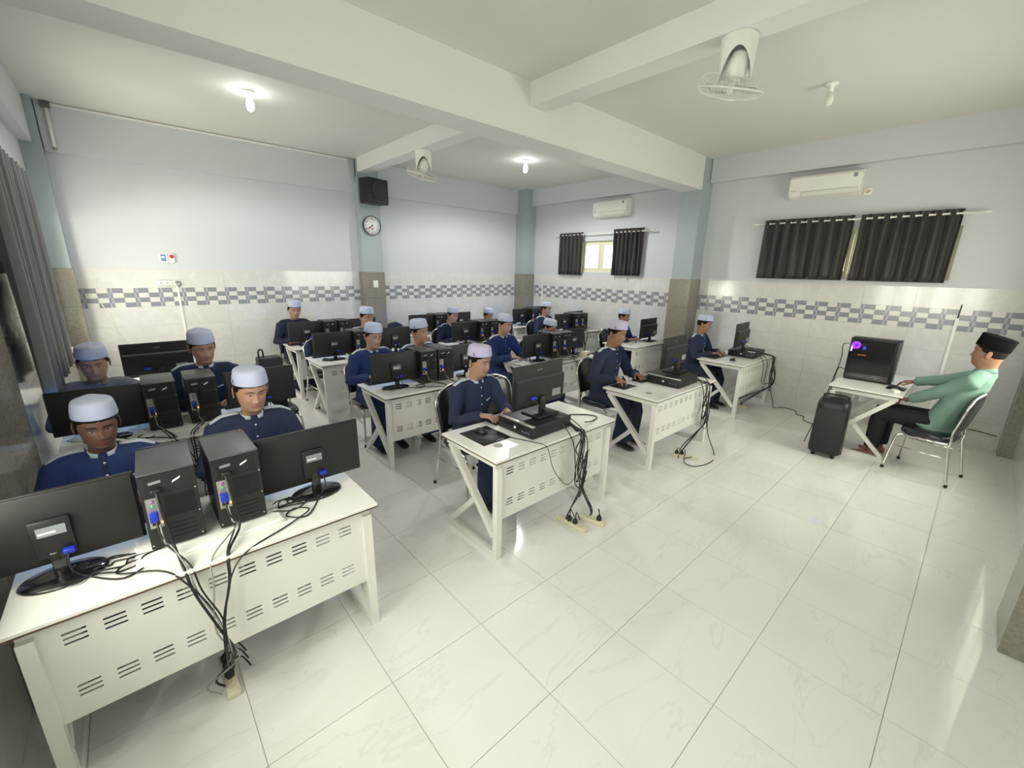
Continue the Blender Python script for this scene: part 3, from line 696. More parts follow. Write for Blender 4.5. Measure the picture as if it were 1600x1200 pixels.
def make_tower():
    k = Kit('computer_tower'); w, d, h = 0.187, 0.31, 0.352
    c = k.part('case', MB().rbox(-w / 2, w / 2, -d / 2, d / 2, 0.008, h - 0.004, case_m, 0.003, 1, smooth=False))
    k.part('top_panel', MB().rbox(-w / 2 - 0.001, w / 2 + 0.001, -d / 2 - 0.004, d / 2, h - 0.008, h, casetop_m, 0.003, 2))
    k.part('front_bezel', MB().rbox(-w / 2, w / 2, d / 2 - 0.002, d / 2 + 0.028, 0.006, h, gloss_m, 0.010, 3))
    y = -d / 2
    k.part('back_frame', MB().box(-w / 2 + 0.002, w / 2 - 0.002, y - 0.002, y + 0.002, 0.012, h - 0.012, blk2_m))
    ps = k.part('power_supply', MB().box(-0.075, 0.075, y - 0.0035, y, h - 0.098, h - 0.022, recess_m))
    k.part('power_label', MB().add([(-0.062, y - 0.0045, h - 0.052), (-0.022, y - 0.0045, h - 0.048), (-0.022, y - 0.0045, h - 0.036), (-0.062, y - 0.0045, h - 0.040)], [(0, 1, 2, 3)], stick_m), ps)
    k.part('warning_label', MB().add([(0.012, y - 0.006, h - 0.060), (0.040, y - 0.006, h - 0.046), (0.044, y - 0.006, h - 0.036), (0.016, y - 0.006, h - 0.050)], [(0, 1, 2, 3)], stickw_m), ps)
    k.part('power_plug', MB().rbox(-0.060, -0.028, y - 0.030, y - 0.002, h - 0.088, h - 0.066, cable_m, 0.004, 2), ps)
    io = k.part('port_plate', MB().box(-0.083, -0.038, y - 0.004, y, h - 0.245, h - 0.110, steel_m))
    for z, m in ((h - 0.125, M('purple_port', (0.25, 0.12, 0.35), 0.4)), (h - 0.145, M('green_port', (0.10, 0.35, 0.15), 0.4))):
        k.part('round_port', MB().lathe([(0.007, 0.0), (0.007, 0.004), (0.001, 0.004)], m, 10, Matrix.Translation((-0.062, y - 0.004, z)) @ RX), io)
    k.part('data_port', MB().box(-0.075, -0.050, y - 0.006, y - 0.003, h - 0.232, h - 0.215, recess_m), io)
    k.part('video_plug', MB().rbox(-0.078, -0.050, y - 0.040, y - 0.003, h - 0.205, h - 0.168, blue_m, 0.004, 2), io)
    k.part('network_light', MB().box(-0.046, -0.039, y - 0.006, y - 0.003, h - 0.228, h - 0.219, led_m), io)
    fg = k.part('fan_grille', MB().box(-0.025, 0.078, y - 0.003, y, h - 0.210, h - 0.115, recess_m))
    v = MB()
    for i in range(12): v.box(-0.025, 0.078, y - 0.0045, y - 0.003, h - 0.208 + i * 0.0079, h - 0.2055 + i * 0.0079, case_m)
    for i in range(13): v.box(-0.025 + i * 0.0079, -0.022 + i * 0.0079, y - 0.0045, y - 0.003, h - 0.21, h - 0.115, case_m)
    o_ = k.part('grille_mesh', v, fg)
    for i in range(4): k.part('slot_cover', MB().box(-0.022, 0.066, y - 0.005, y - 0.001, 0.030 + i * 0.021, 0.044 + i * 0.021, case_m))
    for x, z in ((0.086, h - 0.105), (0.086, h - 0.215), (0.082, 0.028), (-0.086, 0.028)): k.part('screw', MB().lathe([(0.0035, 0), (0.0035, 0.003), (0.001, 0.004)], steel_m, 8, Matrix.Translation((x, y - 0.001, z)) @ RX))
    for x in (-0.07, 0.07):
        for yy in (-0.12, 0.12): k.part('foot', MB().lathe([(0.011, 0.0), (0.012, 0.010)], blk_m, 8, Matrix.Translation((x, yy, 0))))
    return k
TOWER = make_tower()

def make_slim():
    k = Kit('slim_computer'); L, W, H = 0.41, 0.375, 0.10
    k.part('case', MB().rbox(-L / 2, L / 2, -W / 2, W / 2, 0.006, H, case_m, 0.004, 2))
    bz = k.part('front_bezel', MB().rbox(-L / 2 - 0.016, -L / 2 + 0.006, -W / 2, W / 2, 0.004, H - 0.008, blk_m, 0.004, 2))
    k.part('silver_strip', MB().rbox(-L / 2 - 0.018, -L / 2 + 0.010, -W / 2, W / 2, H - 0.008, H + 0.002, steel_m, 0.002, 1), bz)
    k.part('drive_slot', MB().box(-L / 2 - 0.018, -L / 2 - 0.014, 0.02, 0.15, 0.058, 0.072, gloss_m), bz)
    k.part('round_badge', MB().lathe([(0.011, 0.0), (0.011, 0.003), (0.001, 0.0035)], M('white_badge', (0.8, 0.8, 0.8), 0.3), 16, Matrix.Translation((-L / 2 - 0.016, 0.0, 0.05)) @ Matrix.Rotation(-PI / 2, 4, 'Y')), bz)
    for i in range(3): k.part('front_port', MB().box(-L / 2 - 0.0175, -L / 2 - 0.014, -0.15 + i * 0.03, -0.132 + i * 0.03, 0.035, 0.042, stick_m), bz)
    for x in (-0.17, 0.17):
        for y in (-0.15, 0.15): k.part('foot', MB().lathe([(0.012, 0.0), (0.013, 0.008)], blk_m, 8, Matrix.Translation((x, y, 0))))
    return k
SLIM = make_slim()

def make_keyboard():
    k = Kit('keyboard')
    b = k.part('body', MB().rbox(-0.215, 0.215, -0.065, 0.065, 0.0, 0.018, blk_m, 0.005, 2))
    ky = MB()
    for r in range(5):
        for c in range(17): ky.box(-0.205 + c * 0.0242, -0.205 + c * 0.0242 + 0.020, -0.055 + r * 0.0225, -0.055 + r * 0.0225 + 0.018, 0.018, 0.024, blk2_m)
    k.part('keys', ky, b); return k
KEYB = make_keyboard()
def make_mouse():
    k = Kit('computer_mouse')
    rg = [[(0.031 * math.cos(t) * math.cos(2 * PI * j / 16), 0.055 * math.cos(t) * math.sin(2 * PI * j / 16), 0.036 * math.sin(t)) for j in range(16)] for t in [PI / 2 * i / 6 * 0.98 for i in range(7)]]
    k.part('shell', MB().loft(rg, blk_m))
    k.part('wheel', MB().lathe([(0.007, -0.003), (0.007, 0.003)], blk2_m, 10, Matrix.Translation((0, -0.028, 0.034)) @ Matrix.Rotation(PI / 2, 4, 'Y')))
    return k
MOUSE = make_mouse()
# ------------------------------------------------------------------ people
def lerp_tab(tab, z):
    if z <= tab[0][0]: return tab[0][1:]
    for a, b in zip(tab, tab[1:]):
        if z <= b[0]:
            t = (z - a[0]) / (b[0] - a[0]); t = t * t * (3 - 2 * t) * 0.5 + t * 0.5
            return tuple(x + (y - x) * t for x, y in zip(a[1:], b[1:]))
    return tab[-1][1:]
#      z      front  back   half-width
HEAD = [(-0.11, 0.030, 0.050, 0.046), (-0.06, 0.035, 0.064, 0.050), (-0.025, 0.044, 0.070, 0.050), (-0.006, 0.066, 0.070, 0.051), (0.006, 0.083, 0.070, 0.052),
        (0.020, 0.090, 0.072, 0.056), (0.036, 0.090, 0.075, 0.061), (0.055, 0.092, 0.081, 0.065), (0.075, 0.092, 0.088, 0.069), (0.100, 0.090, 0.094, 0.072),
        (0.122, 0.089, 0.098, 0.0735), (0.142, 0.091, 0.100, 0.074), (0.165, 0.089, 0.099, 0.073), (0.185, 0.080, 0.092, 0.067), (0.200, 0.064, 0.078, 0.055), (0.211, 0.038, 0.050, 0.034), (0.215, 0.006, 0.008, 0.005)]
NOSE = [(0.060, 0.0, 0.013), (0.068, 0.006, 0.017), (0.074, 0.015, 0.0165), (0.082, 0.020, 0.013), (0.095, 0.014, 0.010), (0.112, 0.008, 0.008), (0.128, 0.004, 0.008), (0.142, 0.0, 0.010)]
def g(a, s): return math.exp(-(a / s) ** 2)
def face_add(x, z, w=1.0):
    d = 0.0
    if 0.058 < z < 0.145:
        h, s = lerp_tab(NOSE, z); d += h * g(x, s * w)
        d += 0.006 * g(abs(x) - 0.014, 0.006) * g(z - 0.073, 0.006)          # nostril wings
    ax = abs(x)
    d -= 0.010 * g(ax - 0.031, 0.017) * g(z - 0.121, 0.012)
    d += 0.0065 * g(ax - 0.031, 0.011) * g(z - 0.119, 0.0075)
    d += 0.0035 * g(ax - 0.030, 0.020) * g(z - 0.139, 0.007)
    d += 0.0075 * g(x, 0.020) * g(z - 0.0545, 0.0048) + 0.0085 * g(x, 0.018) * g(z - 0.0425, 0.0052)
    d -= 0.003 * g(x, 0.022) * g(z - 0.0485, 0.0022)
    d -= 0.003 * g(x, 0.020) * g(z - 0.031, 0.006)
    d += 0.004 * g(x, 0.018) * g(z - 0.014, 0.012)
    d += 0.0045 * g(ax - 0.040, 0.020) * g(z - 0.088, 0.020)
    return d
def head_point(th, z, off=0.0, wf=1.0):
    f, b, w = lerp_tab(HEAD, z); w *= wf
    s, c = math.sin(th), math.cos(th)
    e = 0.92
    x = (w + off) * math.copysign(abs(s) ** e, s)
    y = -(f + off) * math.copysign(abs(c) ** e, c) if c > 0 else -(b + off) * c
    if c > 0.15: y -= face_add(x, z) * min(1, (c - 0.15) * 3)
    return Vector((x, y, z))
def face_y(x, z, wf=1.0):
    f, b, w = lerp_tab(HEAD, z); w *= wf
    s = min(0.98, abs(x) / w) ** (1 / 0.92); c = math.sqrt(1 - s * s)
    return -(f * c ** 0.92) - face_add(x, z)
ZS = [-0.11, -0.085, -0.06, -0.035, -0.02, -0.010, -0.003, 0.003, 0.010, 0.018, 0.026, 0.033, 0.038, 0.042, 0.0455, 0.0485, 0.0515, 0.055, 0.059, 0.064, 0.069, 0.074, 0.079, 0.085, 0.092, 0.099, 0.106, 0.111, 0.115, 0.119, 0.123, 0.127, 0.132, 0.138, 0.145, 0.155, 0.165, 0.175, 0.185, 0.194, 0.202, 0.208, 0.212, 0.215]
NT = 56
TH = []
for j in range(NT):                                    # more columns on the face
    u = -1 + 2 * (j + 0.5) / NT
    TH.append(PI * (0.55 * u + 0.45 * u ** 3))
def add_head(b, mtx, skin, lip, wf):
    vs = []; fs = []
    for z in ZS:
        for t in TH: vs.append(head_point(t, z, 0, wf))
    o = len(b.v); b.v += [tuple(mtx @ v) for v in vs]
    ks, kl = b.slot(skin), b.slot(lip)
    for i in range(len(ZS) - 1):
        for j in range(NT):
            k = (j + 1) % NT; z = (ZS[i] + ZS[i + 1]) / 2; x = (vs[i * NT + j].x + vs[i * NT + k].x) / 2
            b.f.append([o + i * NT + j, o + i * NT + k, o + (i + 1) * NT + k, o + (i + 1) * NT + j])
            lipz = 0.0375 + 0.006 * (abs(x) / 0.024) ** 2 < z < 0.0595 - 0.008 * (abs(x) / 0.024) ** 2
            b.mi.append(kl if lipz and abs(x) < 0.0235 and abs(TH[j]) < 1.0 else ks); b.sm.append(True)
    b.f.append([o + (len(ZS) - 1) * NT + j for j in range(NT)]); b.mi.append(ks); b.sm.append(True)
    for s in (-1, 1):                                   # ears
        em = mtx @ Matrix.Translation((s * 0.0765 * wf, 0.016, 0.097)) @ Matrix.Rotation(s * math.radians(34), 4, 'Z') @ Matrix.Rotation(math.radians(-10), 4, 'X')
        rings = []
        for q in range(9):
            t = q / 8; zz = -0.030 + 0.062 * t; wd = 0.017 * math.sin(PI * (0.12 + 0.80 * t)) ** 0.7 * (0.7 + 0.45 * t)
            rings.append([(s * (0.002 + 0.007 * t) + 0.0042 * math.cos(a) + s * 0.006 * max(0, math.sin(a)), wd * math.sin(a) , zz) for a in [2 * PI * i / 10 for i in range(10)]])
        b.loft(rings, skin, True, True, em)
def add_hand(b, wrist, d, up, side, skin, sc=1.0, curl=1.0, spread=1.0):
    """d finger direction, up back-of-hand normal, side +1 for a thumb on the +x side of the hand frame"""
    d = Vector(d).normalized(); up = Vector(up); up = (up - d * up.dot(d)).normalized(); x = d.cross(up).normalized()
    fr = Matrix(((x.x, d.x, up.x, wrist[0]), (x.y, d.y, up.y, wrist[1]), (x.z, d.z, up.z, wrist[2]), (0, 0, 0, 1))) @ Matrix.Scale(sc, 4)
    rings = []
    for y, w, h, z in ((-0.05, 0.025, 0.020, 0), (0.0, 0.026, 0.018, 0), (0.02, 0.033, 0.017, 0), (0.045, 0.039, 0.015, 0.001), (0.07, 0.040, 0.013, 0.001), (0.082, 0.037, 0.010, 0.0)):
        rings.append([(w * math.cos(a), y, z + h * math.sin(a)) for a in [2 * PI * i / 14 for i in range(14)]])
    b.loft(rings, skin, True, True, fr)
    for fx, ln, an in ((-0.029, 0.056, -0.14), (-0.010, 0.072, -0.04), (0.010, 0.078, 0.03), (0.029, 0.070, 0.12)):
        fx *= -side * -1; p = Vector((fx * side * side, 0.075, 0.0)); a = 0.12 * curl; pts = [p - Vector((0, 0.012, 0)), p]; yaw = an * side * spread
        for seg, rot in ((0.44, 0.42), (0.32, 0.62), (0.24, 0.45)):
            a += rot * curl * 0.75; L = ln * seg
            p = p + Vector((math.sin(yaw) * math.cos(a) * L, math.cos(yaw) * math.cos(a) * L, -math.sin(a) * L)); pts.append(p.copy())
        b.tube(pts, [0.0088, 0.0092, 0.0085, 0.0076, 0.0050], skin, 8, fr)
    p = Vector((side * 0.028, 0.012, -0.004)); pts = [p.copy()]
    for L, ax, az in ((0.034, 0.75, -0.25), (0.028, 0.45, -0.35), (0.022, 0.25, -0.45)):
        p = p + Vector((side * math.sin(ax), math.cos(ax), az)).normalized() * L; pts.append(p.copy())
    b.tube(pts, [0.013, 0.0115, 0.010, 0.006], skin, 8, fr)
def ik(S, W, L1, L2, pole):
    S = Vector(S); W = Vector(W); d = W - S; D = min(d.length, (L1 + L2) * 0.998); dn = d.normalized(); W = S + dn * D
    a = (L1 * L1 - L2 * L2 + D * D) / (2 * D); h = math.sqrt(max(0, L1 * L1 - a * a)); pl = Vector(pole); pl = (pl - dn * pl.dot(dn)).normalized()
    return S + dn * a + pl * h, W
def ell_ring(c, rx, ry, n=20, tilt=0.0):
    return [Vector((c[0] + rx * math.cos(t), c[1] + ry * math.sin(t) * math.cos(tilt), c[2] + ry * math.sin(t) * math.sin(tilt))) for t in [2 * PI * i / n for i in range(n)]]
def remesh(b, vox, it, name):
    me = b.mesh('tmp'); o = bpy.data.objects.new('tmp', me); COL.objects.link(o)
    m = o.modifiers.new('r', 'REMESH'); m.mode = 'VOXEL'; m.voxel_size = vox; m.use_smooth_shade = True
    s = o.modifiers.new('s', 'SMOOTH'); s.factor = 0.5; s.iterations = it
    out = bpy.data.meshes.new_from_object(o.evaluated_get(bpy.context.evaluated_depsgraph_get())); out.name = name
    bpy.data.objects.remove(o); bpy.data.meshes.remove(me)
    for p in out.polygons: p.use_smooth = True
    return out
from mathutils import noise
def folds(me, seed):
    """soft creases in a garment"""
    nn = [v.normal.copy() for v in me.vertices]
    for v, n in zip(me.vertices, nn):
        p = v.co
        a = noise.noise(Vector((p.x * 7 + seed, p.y * 7, p.z * 3.2))) * 0.010 + noise.noise(Vector((p.x * 17, p.y * 17 + seed, p.z * 8))) * 0.0055
        b = 0.45 + 0.55 * min(1, max(0, (0.98 - p.z) / 0.15))
        v.co = p + n * a * b
    me.update()
def ribbon(bvh, path, wdir, width, off, mat, dirs):
    """flat strip laid on a surface: path points are pushed onto the cloth"""
    L, Rr = [], []
    for p, dr in zip(path, dirs):
        row = []
        for s in (-1, 1):
            q = Vector(p) + Vector(wdir) * s * width / 2
            h = bvh.ray_cast(q + Vector(dr) * 0.25, -Vector(dr), 0.5)
            row.append((h[0] if h[0] else q) + Vector(dr) * off)
        L.append(row[0]); Rr.append(row[1])
    n = len(L); up = [Vector(d) for d in dirs]
    v = L + Rr + [p - u * 0.006 for p, u in zip(L, up)] + [p - u * 0.006 for p, u in zip(Rr, up)]
    f = []
    for i in range(n - 1):
        f += [(i, i + 1, n + i + 1, n + i), (2 * n + i, 3 * n + i, 3 * n + i + 1, 2 * n + i + 1), (i, 2 * n + i, 2 * n + i + 1, i + 1), (n + i, n + i + 1, 3 * n + i + 1, 3 * n + i)]
    f += [(0, n, 3 * n, 2 * n), (n - 1, 3 * n - 1, 4 * n - 1, 2 * n - 1)]
    return MB().add(v, f, mat, True)

hair_m = M('black_hair', (0.008, 0.007, 0.006), 0.75, spec=0.15, bump=0.3, bscale=250)
eye_m = M('eye_white', (0.40, 0.36, 0.32), 0.35); iris_m = M('dark_iris', (0.012, 0.008, 0.006), 0.15)
capw_m = M('white_cap_cloth', (0.48, 0.51, 0.65), 0.8, var=0.02, scale=40, bump=0.15, bscale=500)
capp_m = M('lilac_cap_cloth', (0.50, 0.45, 0.60), 0.8, var=0.02, scale=40, bump=0.15, bscale=500)
trim_m = M('pale_grey_trim', (0.50, 0.53, 0.55), 0.8)
emb_m = M('dark_emblem', (0.10, 0.10, 0.20), 0.7)
songkok_m = M('black_velvet', (0.005, 0.005, 0.005), 0.95, spec=0.1)
NAVY = M('navy_cloth', (0.014, 0.022, 0.054), 0.85, var=0.12, scale=9, bump=0.25, bscale=16)
BLUE = M('blue_navy_cloth', (0.014, 0.030, 0.105), 0.85, var=0.12, scale=9, bump=0.25, bscale=16)
DEEP = M('deep_navy_cloth', (0.010, 0.014, 0.034), 0.85, var=0.12, scale=9, bump=0.25, bscale=16)
GREYC = M('grey_cloth', (0.16, 0.165, 0.19), 0.85, var=0.1, scale=9, bump=0.25, bscale=16)
GREEN = M('sage_green_cloth', (0.18, 0.30, 0.245), 0.85, var=0.08, scale=9, bump=0.25, bscale=14)
BLACKC = M('black_cloth', (0.008, 0.008, 0.009), 0.85)
SHOE = M('dark_shoe', (0.02, 0.018, 0.017), 0.5)
def skin(tone):
    c = {0: (0.38, 0.205, 0.125), 1: (0.42, 0.235, 0.150), 2: (0.30, 0.158, 0.096), 3: (0.17, 0.085, 0.052)}[tone]
    return M('skin_%d' % tone, c, 0.45, var=0.08, scale=18, spec=0.4), M('lip_%d' % tone, (c[0] * 0.85, c[1] * 0.55, c[2] * 0.6), 0.4)

def person(X, Y, rz, label, sc=1.0, tone=1, cloth=NAVY, cap='white', yaw=0, pitch=-14, roll=0, wf=1.05, lean=0.08, hands=None, trim=True, teacher=False, slide=0.0, capz=0.010, detail=True):
    """seated figure facing local -y; origin on the floor below the hips"""
    root = empty('person', (X, Y, 0), rz, label, 'person', None if teacher else 'students at the computers')
    sk, lp = skin(tone)
    hip = Vector((0, 0.08, 0.52)); neck = Vector((0, 0.08 - lean, 0.98 * sc + 0.005))
    tor = neck - hip
    def spine(t): return hip + tor * t
    shy = spine(0.93).y; shz = spine(0.90).z
    S = {s: Vector((s * 0.158 * sc, shy + 0.005, shz)) for s in (-1, 1)}
    hands = hands or {}
    tgt = {}
    for s in (-1, 1): tgt[s] = Vector(hands.get(s, (s * 0.12, -0.22 + 0.08 - lean, 0.80)))
    L1, L2 = 0.265 * sc, 0.235 * sc
    body = MB(); robe = MB()
    # torso of the body (under the clothes) and of the garment
    prof = [(-0.10, 0.165, 0.125), (0.0, 0.17, 0.13), (0.2, 0.158, 0.118), (0.45, 0.160, 0.112), (0.70, 0.168, 0.108), (0.86, 0.160, 0.092), (0.95, 0.115, 0.072), (1.01, 0.068, 0.058)]
    body.loft([ell_ring(spine(t), rx * (0.88 if t < 0.8 else 0.76) * sc, ry * (0.86 if t < 0.8 else 0.70) * sc) for t, rx, ry in prof] + [ell_ring(spine(1.06), 0.047 * sc, 0.047 * sc)], sk)
    robe.loft([ell_ring(spine(t), rx * sc, ry * sc) for t, rx, ry in prof], cloth)
    for s in (-1, 1):
        e, w = ik(S[s], tgt[s], L1, L2, (s * 0.75, 0.35, -0.85))
        fd = (w - e).normalized()
        body.tube([S[s], S[s].lerp(e, 0.5), e, e.lerp(w, 0.4), w - fd * 0.01], [0.050 * sc, 0.044 * sc, 0.037 * sc, 0.038 * sc, 0.025 * sc], sk, 12)
        inn = Vector((s * 0.06 * sc, S[s].y, S[s].z + 0.012))
        robe.tube([inn, S[s] + Vector((-s * 0.02, 0, 0.005)), S[s] + Vector((s * 0.018, 0, -0.02)), S[s].lerp(e, 0.45), e, e.lerp(w, 0.5), w - fd * 0.030, w - fd * 0.010], [0.062 * sc, 0.066 * sc, 0.069 * sc, 0.062 * sc, 0.055 * sc, 0.051 * sc, 0.046 * sc, 0.045 * sc], cloth, 14)
        if detail or (s in hands):
            hd = Vector((-s * 0.18, -1, -0.10)); hd = (hd.normalized() * 0.65 + fd * 0.5).normalized()
            if hands.get(('d', s)): hd = Vector(hands[('d', s)])
            add_hand(body, w, hd, (0, -0.15, 1), s, sk, 0.95 * sc, hands.get(('c', s), 1.0))
    # legs and feet
    kn = {s: Vector((s * 0.115, -0.33 - slide, 0.525)) for s in (-1, 1)}
    an = {s: Vector((s * 0.115, -0.30 - slide * 1.2, 0.085)) for s in (-1, 1)}
    trous = MB()
    for s in (-1, 1):
        h = Vector((s * 0.085, 0.07, 0.53))
        body.tube([h, kn[s], an[s]], [0.070, 0.042, 0.034], sk, 12)
        ft = MB(); a = an[s]
        rings = []
        for q, w_, h_, z in ((0.055, 0.026, 0.030, 0.036), (0.02, 0.036, 0.036, 0.040), (-0.05, 0.040, 0.030, 0.034), (-0.11, 0.045, 0.020, 0.024), (-0.155, 0.040, 0.014, 0.017), (-0.178, 0.024, 0.010, 0.013)):
            rings.append([(a.x + w_ * math.cos(t), a.y + q, max(0.003, z + h_ * math.sin(t))) for t in [2 * PI * i / 14 for i in range(14)]])
        body.loft(rings, sk)
        body.tube([a, a + Vector((0, 0.015, -0.05))], [0.034, 0.032], sk, 12)
        if not teacher:
            sh = MB(); cc = Vector((a.x, a.y - 0.05, 0.0))
            sh.loft([[(cc.x + (p[0] - cc.x) * 1.14, cc.y + (p[1] - cc.y) * 1.06, max(0.0, p[2] * 1.10 + 0.002)) for p in r_] for r_ in rings], SHOE); sh.obj('shoe', root)
        gar = trous if teacher else robe
        gm = BLACKC if teacher else cloth
        if teacher:
            gar.tube([h + Vector((0, 0.06, -0.005)), h + Vector((0, -0.10, 0.0)), kn[s], kn[s] + Vector((0, 0.02, -0.10)), a + Vector((0, 0.0, 0.03))], [0.10, 0.098, 0.082, 0.078, 0.068], gm, 16)
        else:
            gar.tube([h + Vector((0, 0.02, -0.005)), h + Vector((0, -0.12, -0.002)), kn[s] + Vector((0, 0.02, -0.005)), kn[s] + Vector((0, 0.0, -0.12)), a + Vector((0, 0.0, -0.02))], [0.105, 0.10, 0.083, 0.085, 0.085], gm, 16)
    if not teacher:                                       # the robe's lap and hanging front between the legs
        robe.loft([ell_ring((0, y, z), 0.13, 0.045, 20, tl) for y, z, tl in ((0.05, 0.54, 1.4), (-0.12, 0.555, 1.5), (-0.28 - slide, 0.56, 1.3), (-0.345 - slide, 0.50, 0.5), (-0.355 - slide, 0.38, 0.1), (-0.345 - slide, 0.07, 0.0))], cloth)
    else:
        robe.loft([ell_ring((0, 0.085 - 0.1 * q, 0.47 + 0.05 * q), 0.205 - 0.005 * q, 0.165 - 0.01 * q) for q in (0, 0.3, 1)], cloth)
        trous.loft([ell_ring((0, y, 0.53), 0.15, 0.085, 20, PI / 2) for y in (0.18, 0.05, -0.05)], BLACKC)
    hm = Matrix.Translation(spine(1.0) + Vector((0, -0.005, 0.0))) @ Matrix.Rotation(math.radians(yaw), 4, 'Z') @ Matrix.Rotation(math.radians(roll), 4, 'Y') @ Matrix.Rotation(math.radians(-pitch), 4, 'X') @ Matrix.Scale(sc * 0.975 * (1.04 if teacher else 1), 4) @ Matrix.Translation((0, -0.004, 0.044 if teacher else 0.056))
    add_head(body, hm, sk, lp, wf)
    body.obj('body', root)
    rm = remesh(robe, 0.013, 5, 'garment'); folds(rm, X * 3.1 + Y); rm.materials.clear(); rm.materials.append(cloth)
    g_ = link('shirt' if teacher else 'robe', rm, root)
    if teacher:
        tm = remesh(trous, 0.014, 4, 'garment'); tm.materials.clear(); tm.materials.append(BLACKC); link('trousers', tm, root)
    bvh = BVHTree.FromPolygons([v.co.copy() for v in rm.vertices], [list(p.vertices) for p in rm.polygons])
    # collar
    cn = spine(1.0); c_ = MB(); rg = []
    for i in range(25):
        a = -PI / 2 + 0.30 + (2 * PI - 0.60) * i / 24
        o_ = Vector((math.cos(a), math.sin(a), 0)); rr = (0.0590 * sc, 0.0640 * sc)
        p0 = cn + Vector((o_.x * rr[0] * 1.14, o_.y * rr[1] * 1.16 - 0.002, -0.010 + 0.006 * o_.y)); p1 = cn + Vector((o_.x * rr[0] * 0.98, o_.y * rr[1] * 1.0 - 0.003, (0.030 if teacher else 0.016) + 0.014 * o_.y))
        rg.append([p0, p1, p1 - o_ * 0.004, p0 - o_ * 0.004])
    c_.loft(rg, cloth if teacher else (trim_m if trim else cloth), True, True); c_.obj('collar', g_)
    if not teacher:
        zz = [0.99 - 0.06 * i for i in range(9)]
        pth = [spine(t) for t in zz if t > 0.45]
        ribbon(bvh, pth, (1, 0, 0), 0.020, 0.0025, cloth if not trim else NAVY, [(0, -1, 0.15)] * len(pth)).obj('placket', g_)
        for t in (0.90, 0.76, 0.62, 0.48):
            h = bvh.ray_cast(spine(t) + Vector((0, -0.4, 0)), Vector((0, 1, 0)), 0.6)
            if h[0]: MB().ell((0, 0, 0), (0.006, 0.0025, 0.006), stickw_m, 8, 6, Matrix.Translation(h[0] + Vector((0, -0.005, 0)))).obj('button', g_)
        if trim:
            for s in (-1, 1):
                q = []
                for i in range(8):
                    t = i / 7; q.append(Vector((s * (0.066 + 0.135 * t) * sc, shy - 0.004, shz + 0.05 - 0.03 * t)))
                ribbon(bvh, q, (0, 1, 0), 0.034, 0.004, trim_m, [Vector((s * 0.7 * (i / 7) ** 2, -0.10, 1)).normalized() for i in range(8)]).obj('shoulder_stripe', g_)
            pk = [spine(0.66) + Vector((0.055 + 0.05 * i / 3, 0, 0.004 * i)) for i in range(4)]
            ribbon(bvh, pk, (0, 0, 1), 0.012, 0.003, trim_m, [(0, -1, 0)] * 4).obj('pocket_trim', g_)
    else:
        pth = [spine(1 - 0.1 * i) for i in range(9)]
        ribbon(bvh, pth, (1, 0, 0), 0.026, 0.002, cloth, [(0, -1, 0.1)] * 9).obj('placket', g_)
    # hair
    hb = MB(); zs = [0.070, 0.085, 0.10, 0.115, 0.13, 0.145, 0.16, 0.172, 0.185]; n = 48
    vs = []
    for z in zs:
        lim = math.radians(128 if z < 0.08 else 108 if z < 0.11 else 84 if z < 0.128 else 70 if z < 0.15 else 48 if z < 0.165 else 0)
        for j in range(n + 1):
            t = lim + (2 * PI - 2 * lim) * j / n
            edge = min(j, n - j); vs.append(head_point(t if t < PI else t - 2 * PI, z, -0.001 if edge == 0 or z == zs[0] else 0.0055, wf))
    fs = [(i * (n + 1) + j, i * (n + 1) + j + 1, (i + 1) * (n + 1) + j + 1, (i + 1) * (n + 1) + j) for i in range(len(zs) - 1) for j in range(n)]
    hb.add(vs, fs, hair_m, True, hm); hb.obj('hair', root)
    # eyes, lids and brows
    if detail:
        for s in (-1, 1):
            y = face_y(0.031, 0.1185, wf)
            eb = MB(); em = hm @ Matrix.Translation((s * 0.031, y + 0.0035, 0.1165)) @ Matrix.Rotation(s * 0.22, 4, 'Z')
            eb.ell((0, 0, 0), (0.0120, 0.0060, 0.0026), eye_m, 12, 8, em); eb.ell((-0.001 * s, -0.0026, -0.0004), (0.0062, 0.0042, 0.0030), iris_m, 10, 8, em); eb.obj('eye', root)
            lp_ = [hm @ Vector((s * (0.031 + 0.0155 * u), face_y(0.031 + 0.0155 * u, 0.121, wf) + 0.0008, 0.1215 - 0.0045 * u * u)) for u in (-1, -0.6, -0.2, 0.2, 0.6, 1)]
            MB().tube(lp_, 0.0017, iris_m, 5).obj('eyelashes', root)
            bp = [hm @ Vector((s * (0.031 + 0.022 * u), face_y(0.031 + 0.022 * u, 0.139, wf) + 0.0005, 0.1385 + 0.0045 * (1 - u * u) - 0.001 * u)) for u in (-1, -0.6, -0.2, 0.2, 0.6, 1)]
            MB().tube(bp, [0.0018, 0.003, 0.0034, 0.003, 0.0024, 0.0012], hair_m, 6, flat=0.8).obj('eyebrow', root)
    # cap
    if cap == 'songkok':
        cm = hm @ Matrix.Translation((0, 0.006, 0.150)) @ Matrix.Rotation(math.radians(-15), 4, 'X'); cb = MB(); cl = songkok_m
        rings = [[(rx * math.cos(t), ry * math.sin(t), z) for t in [2 * PI * i / 36 for i in range(36)]] for rx, ry, z in ((0.083, 0.107, 0.0), (0.079, 0.109, 0.05), (0.068, 0.110, 0.096), (0.062, 0.106, 0.100), (0.04, 0.075, 0.098), (0.002, 0.004, 0.097))]
        cb.loft(rings, cl, True, True, cm); cb.obj('cap', root)
    elif cap:
        cl = capp_m if cap == 'lilac' else capw_m
        cm = hm @ Matrix.Translation((0, 0.007, 0.150 + capz)) @ Matrix.Rotation(math.radians(-11), 4, 'X'); cb = MB()
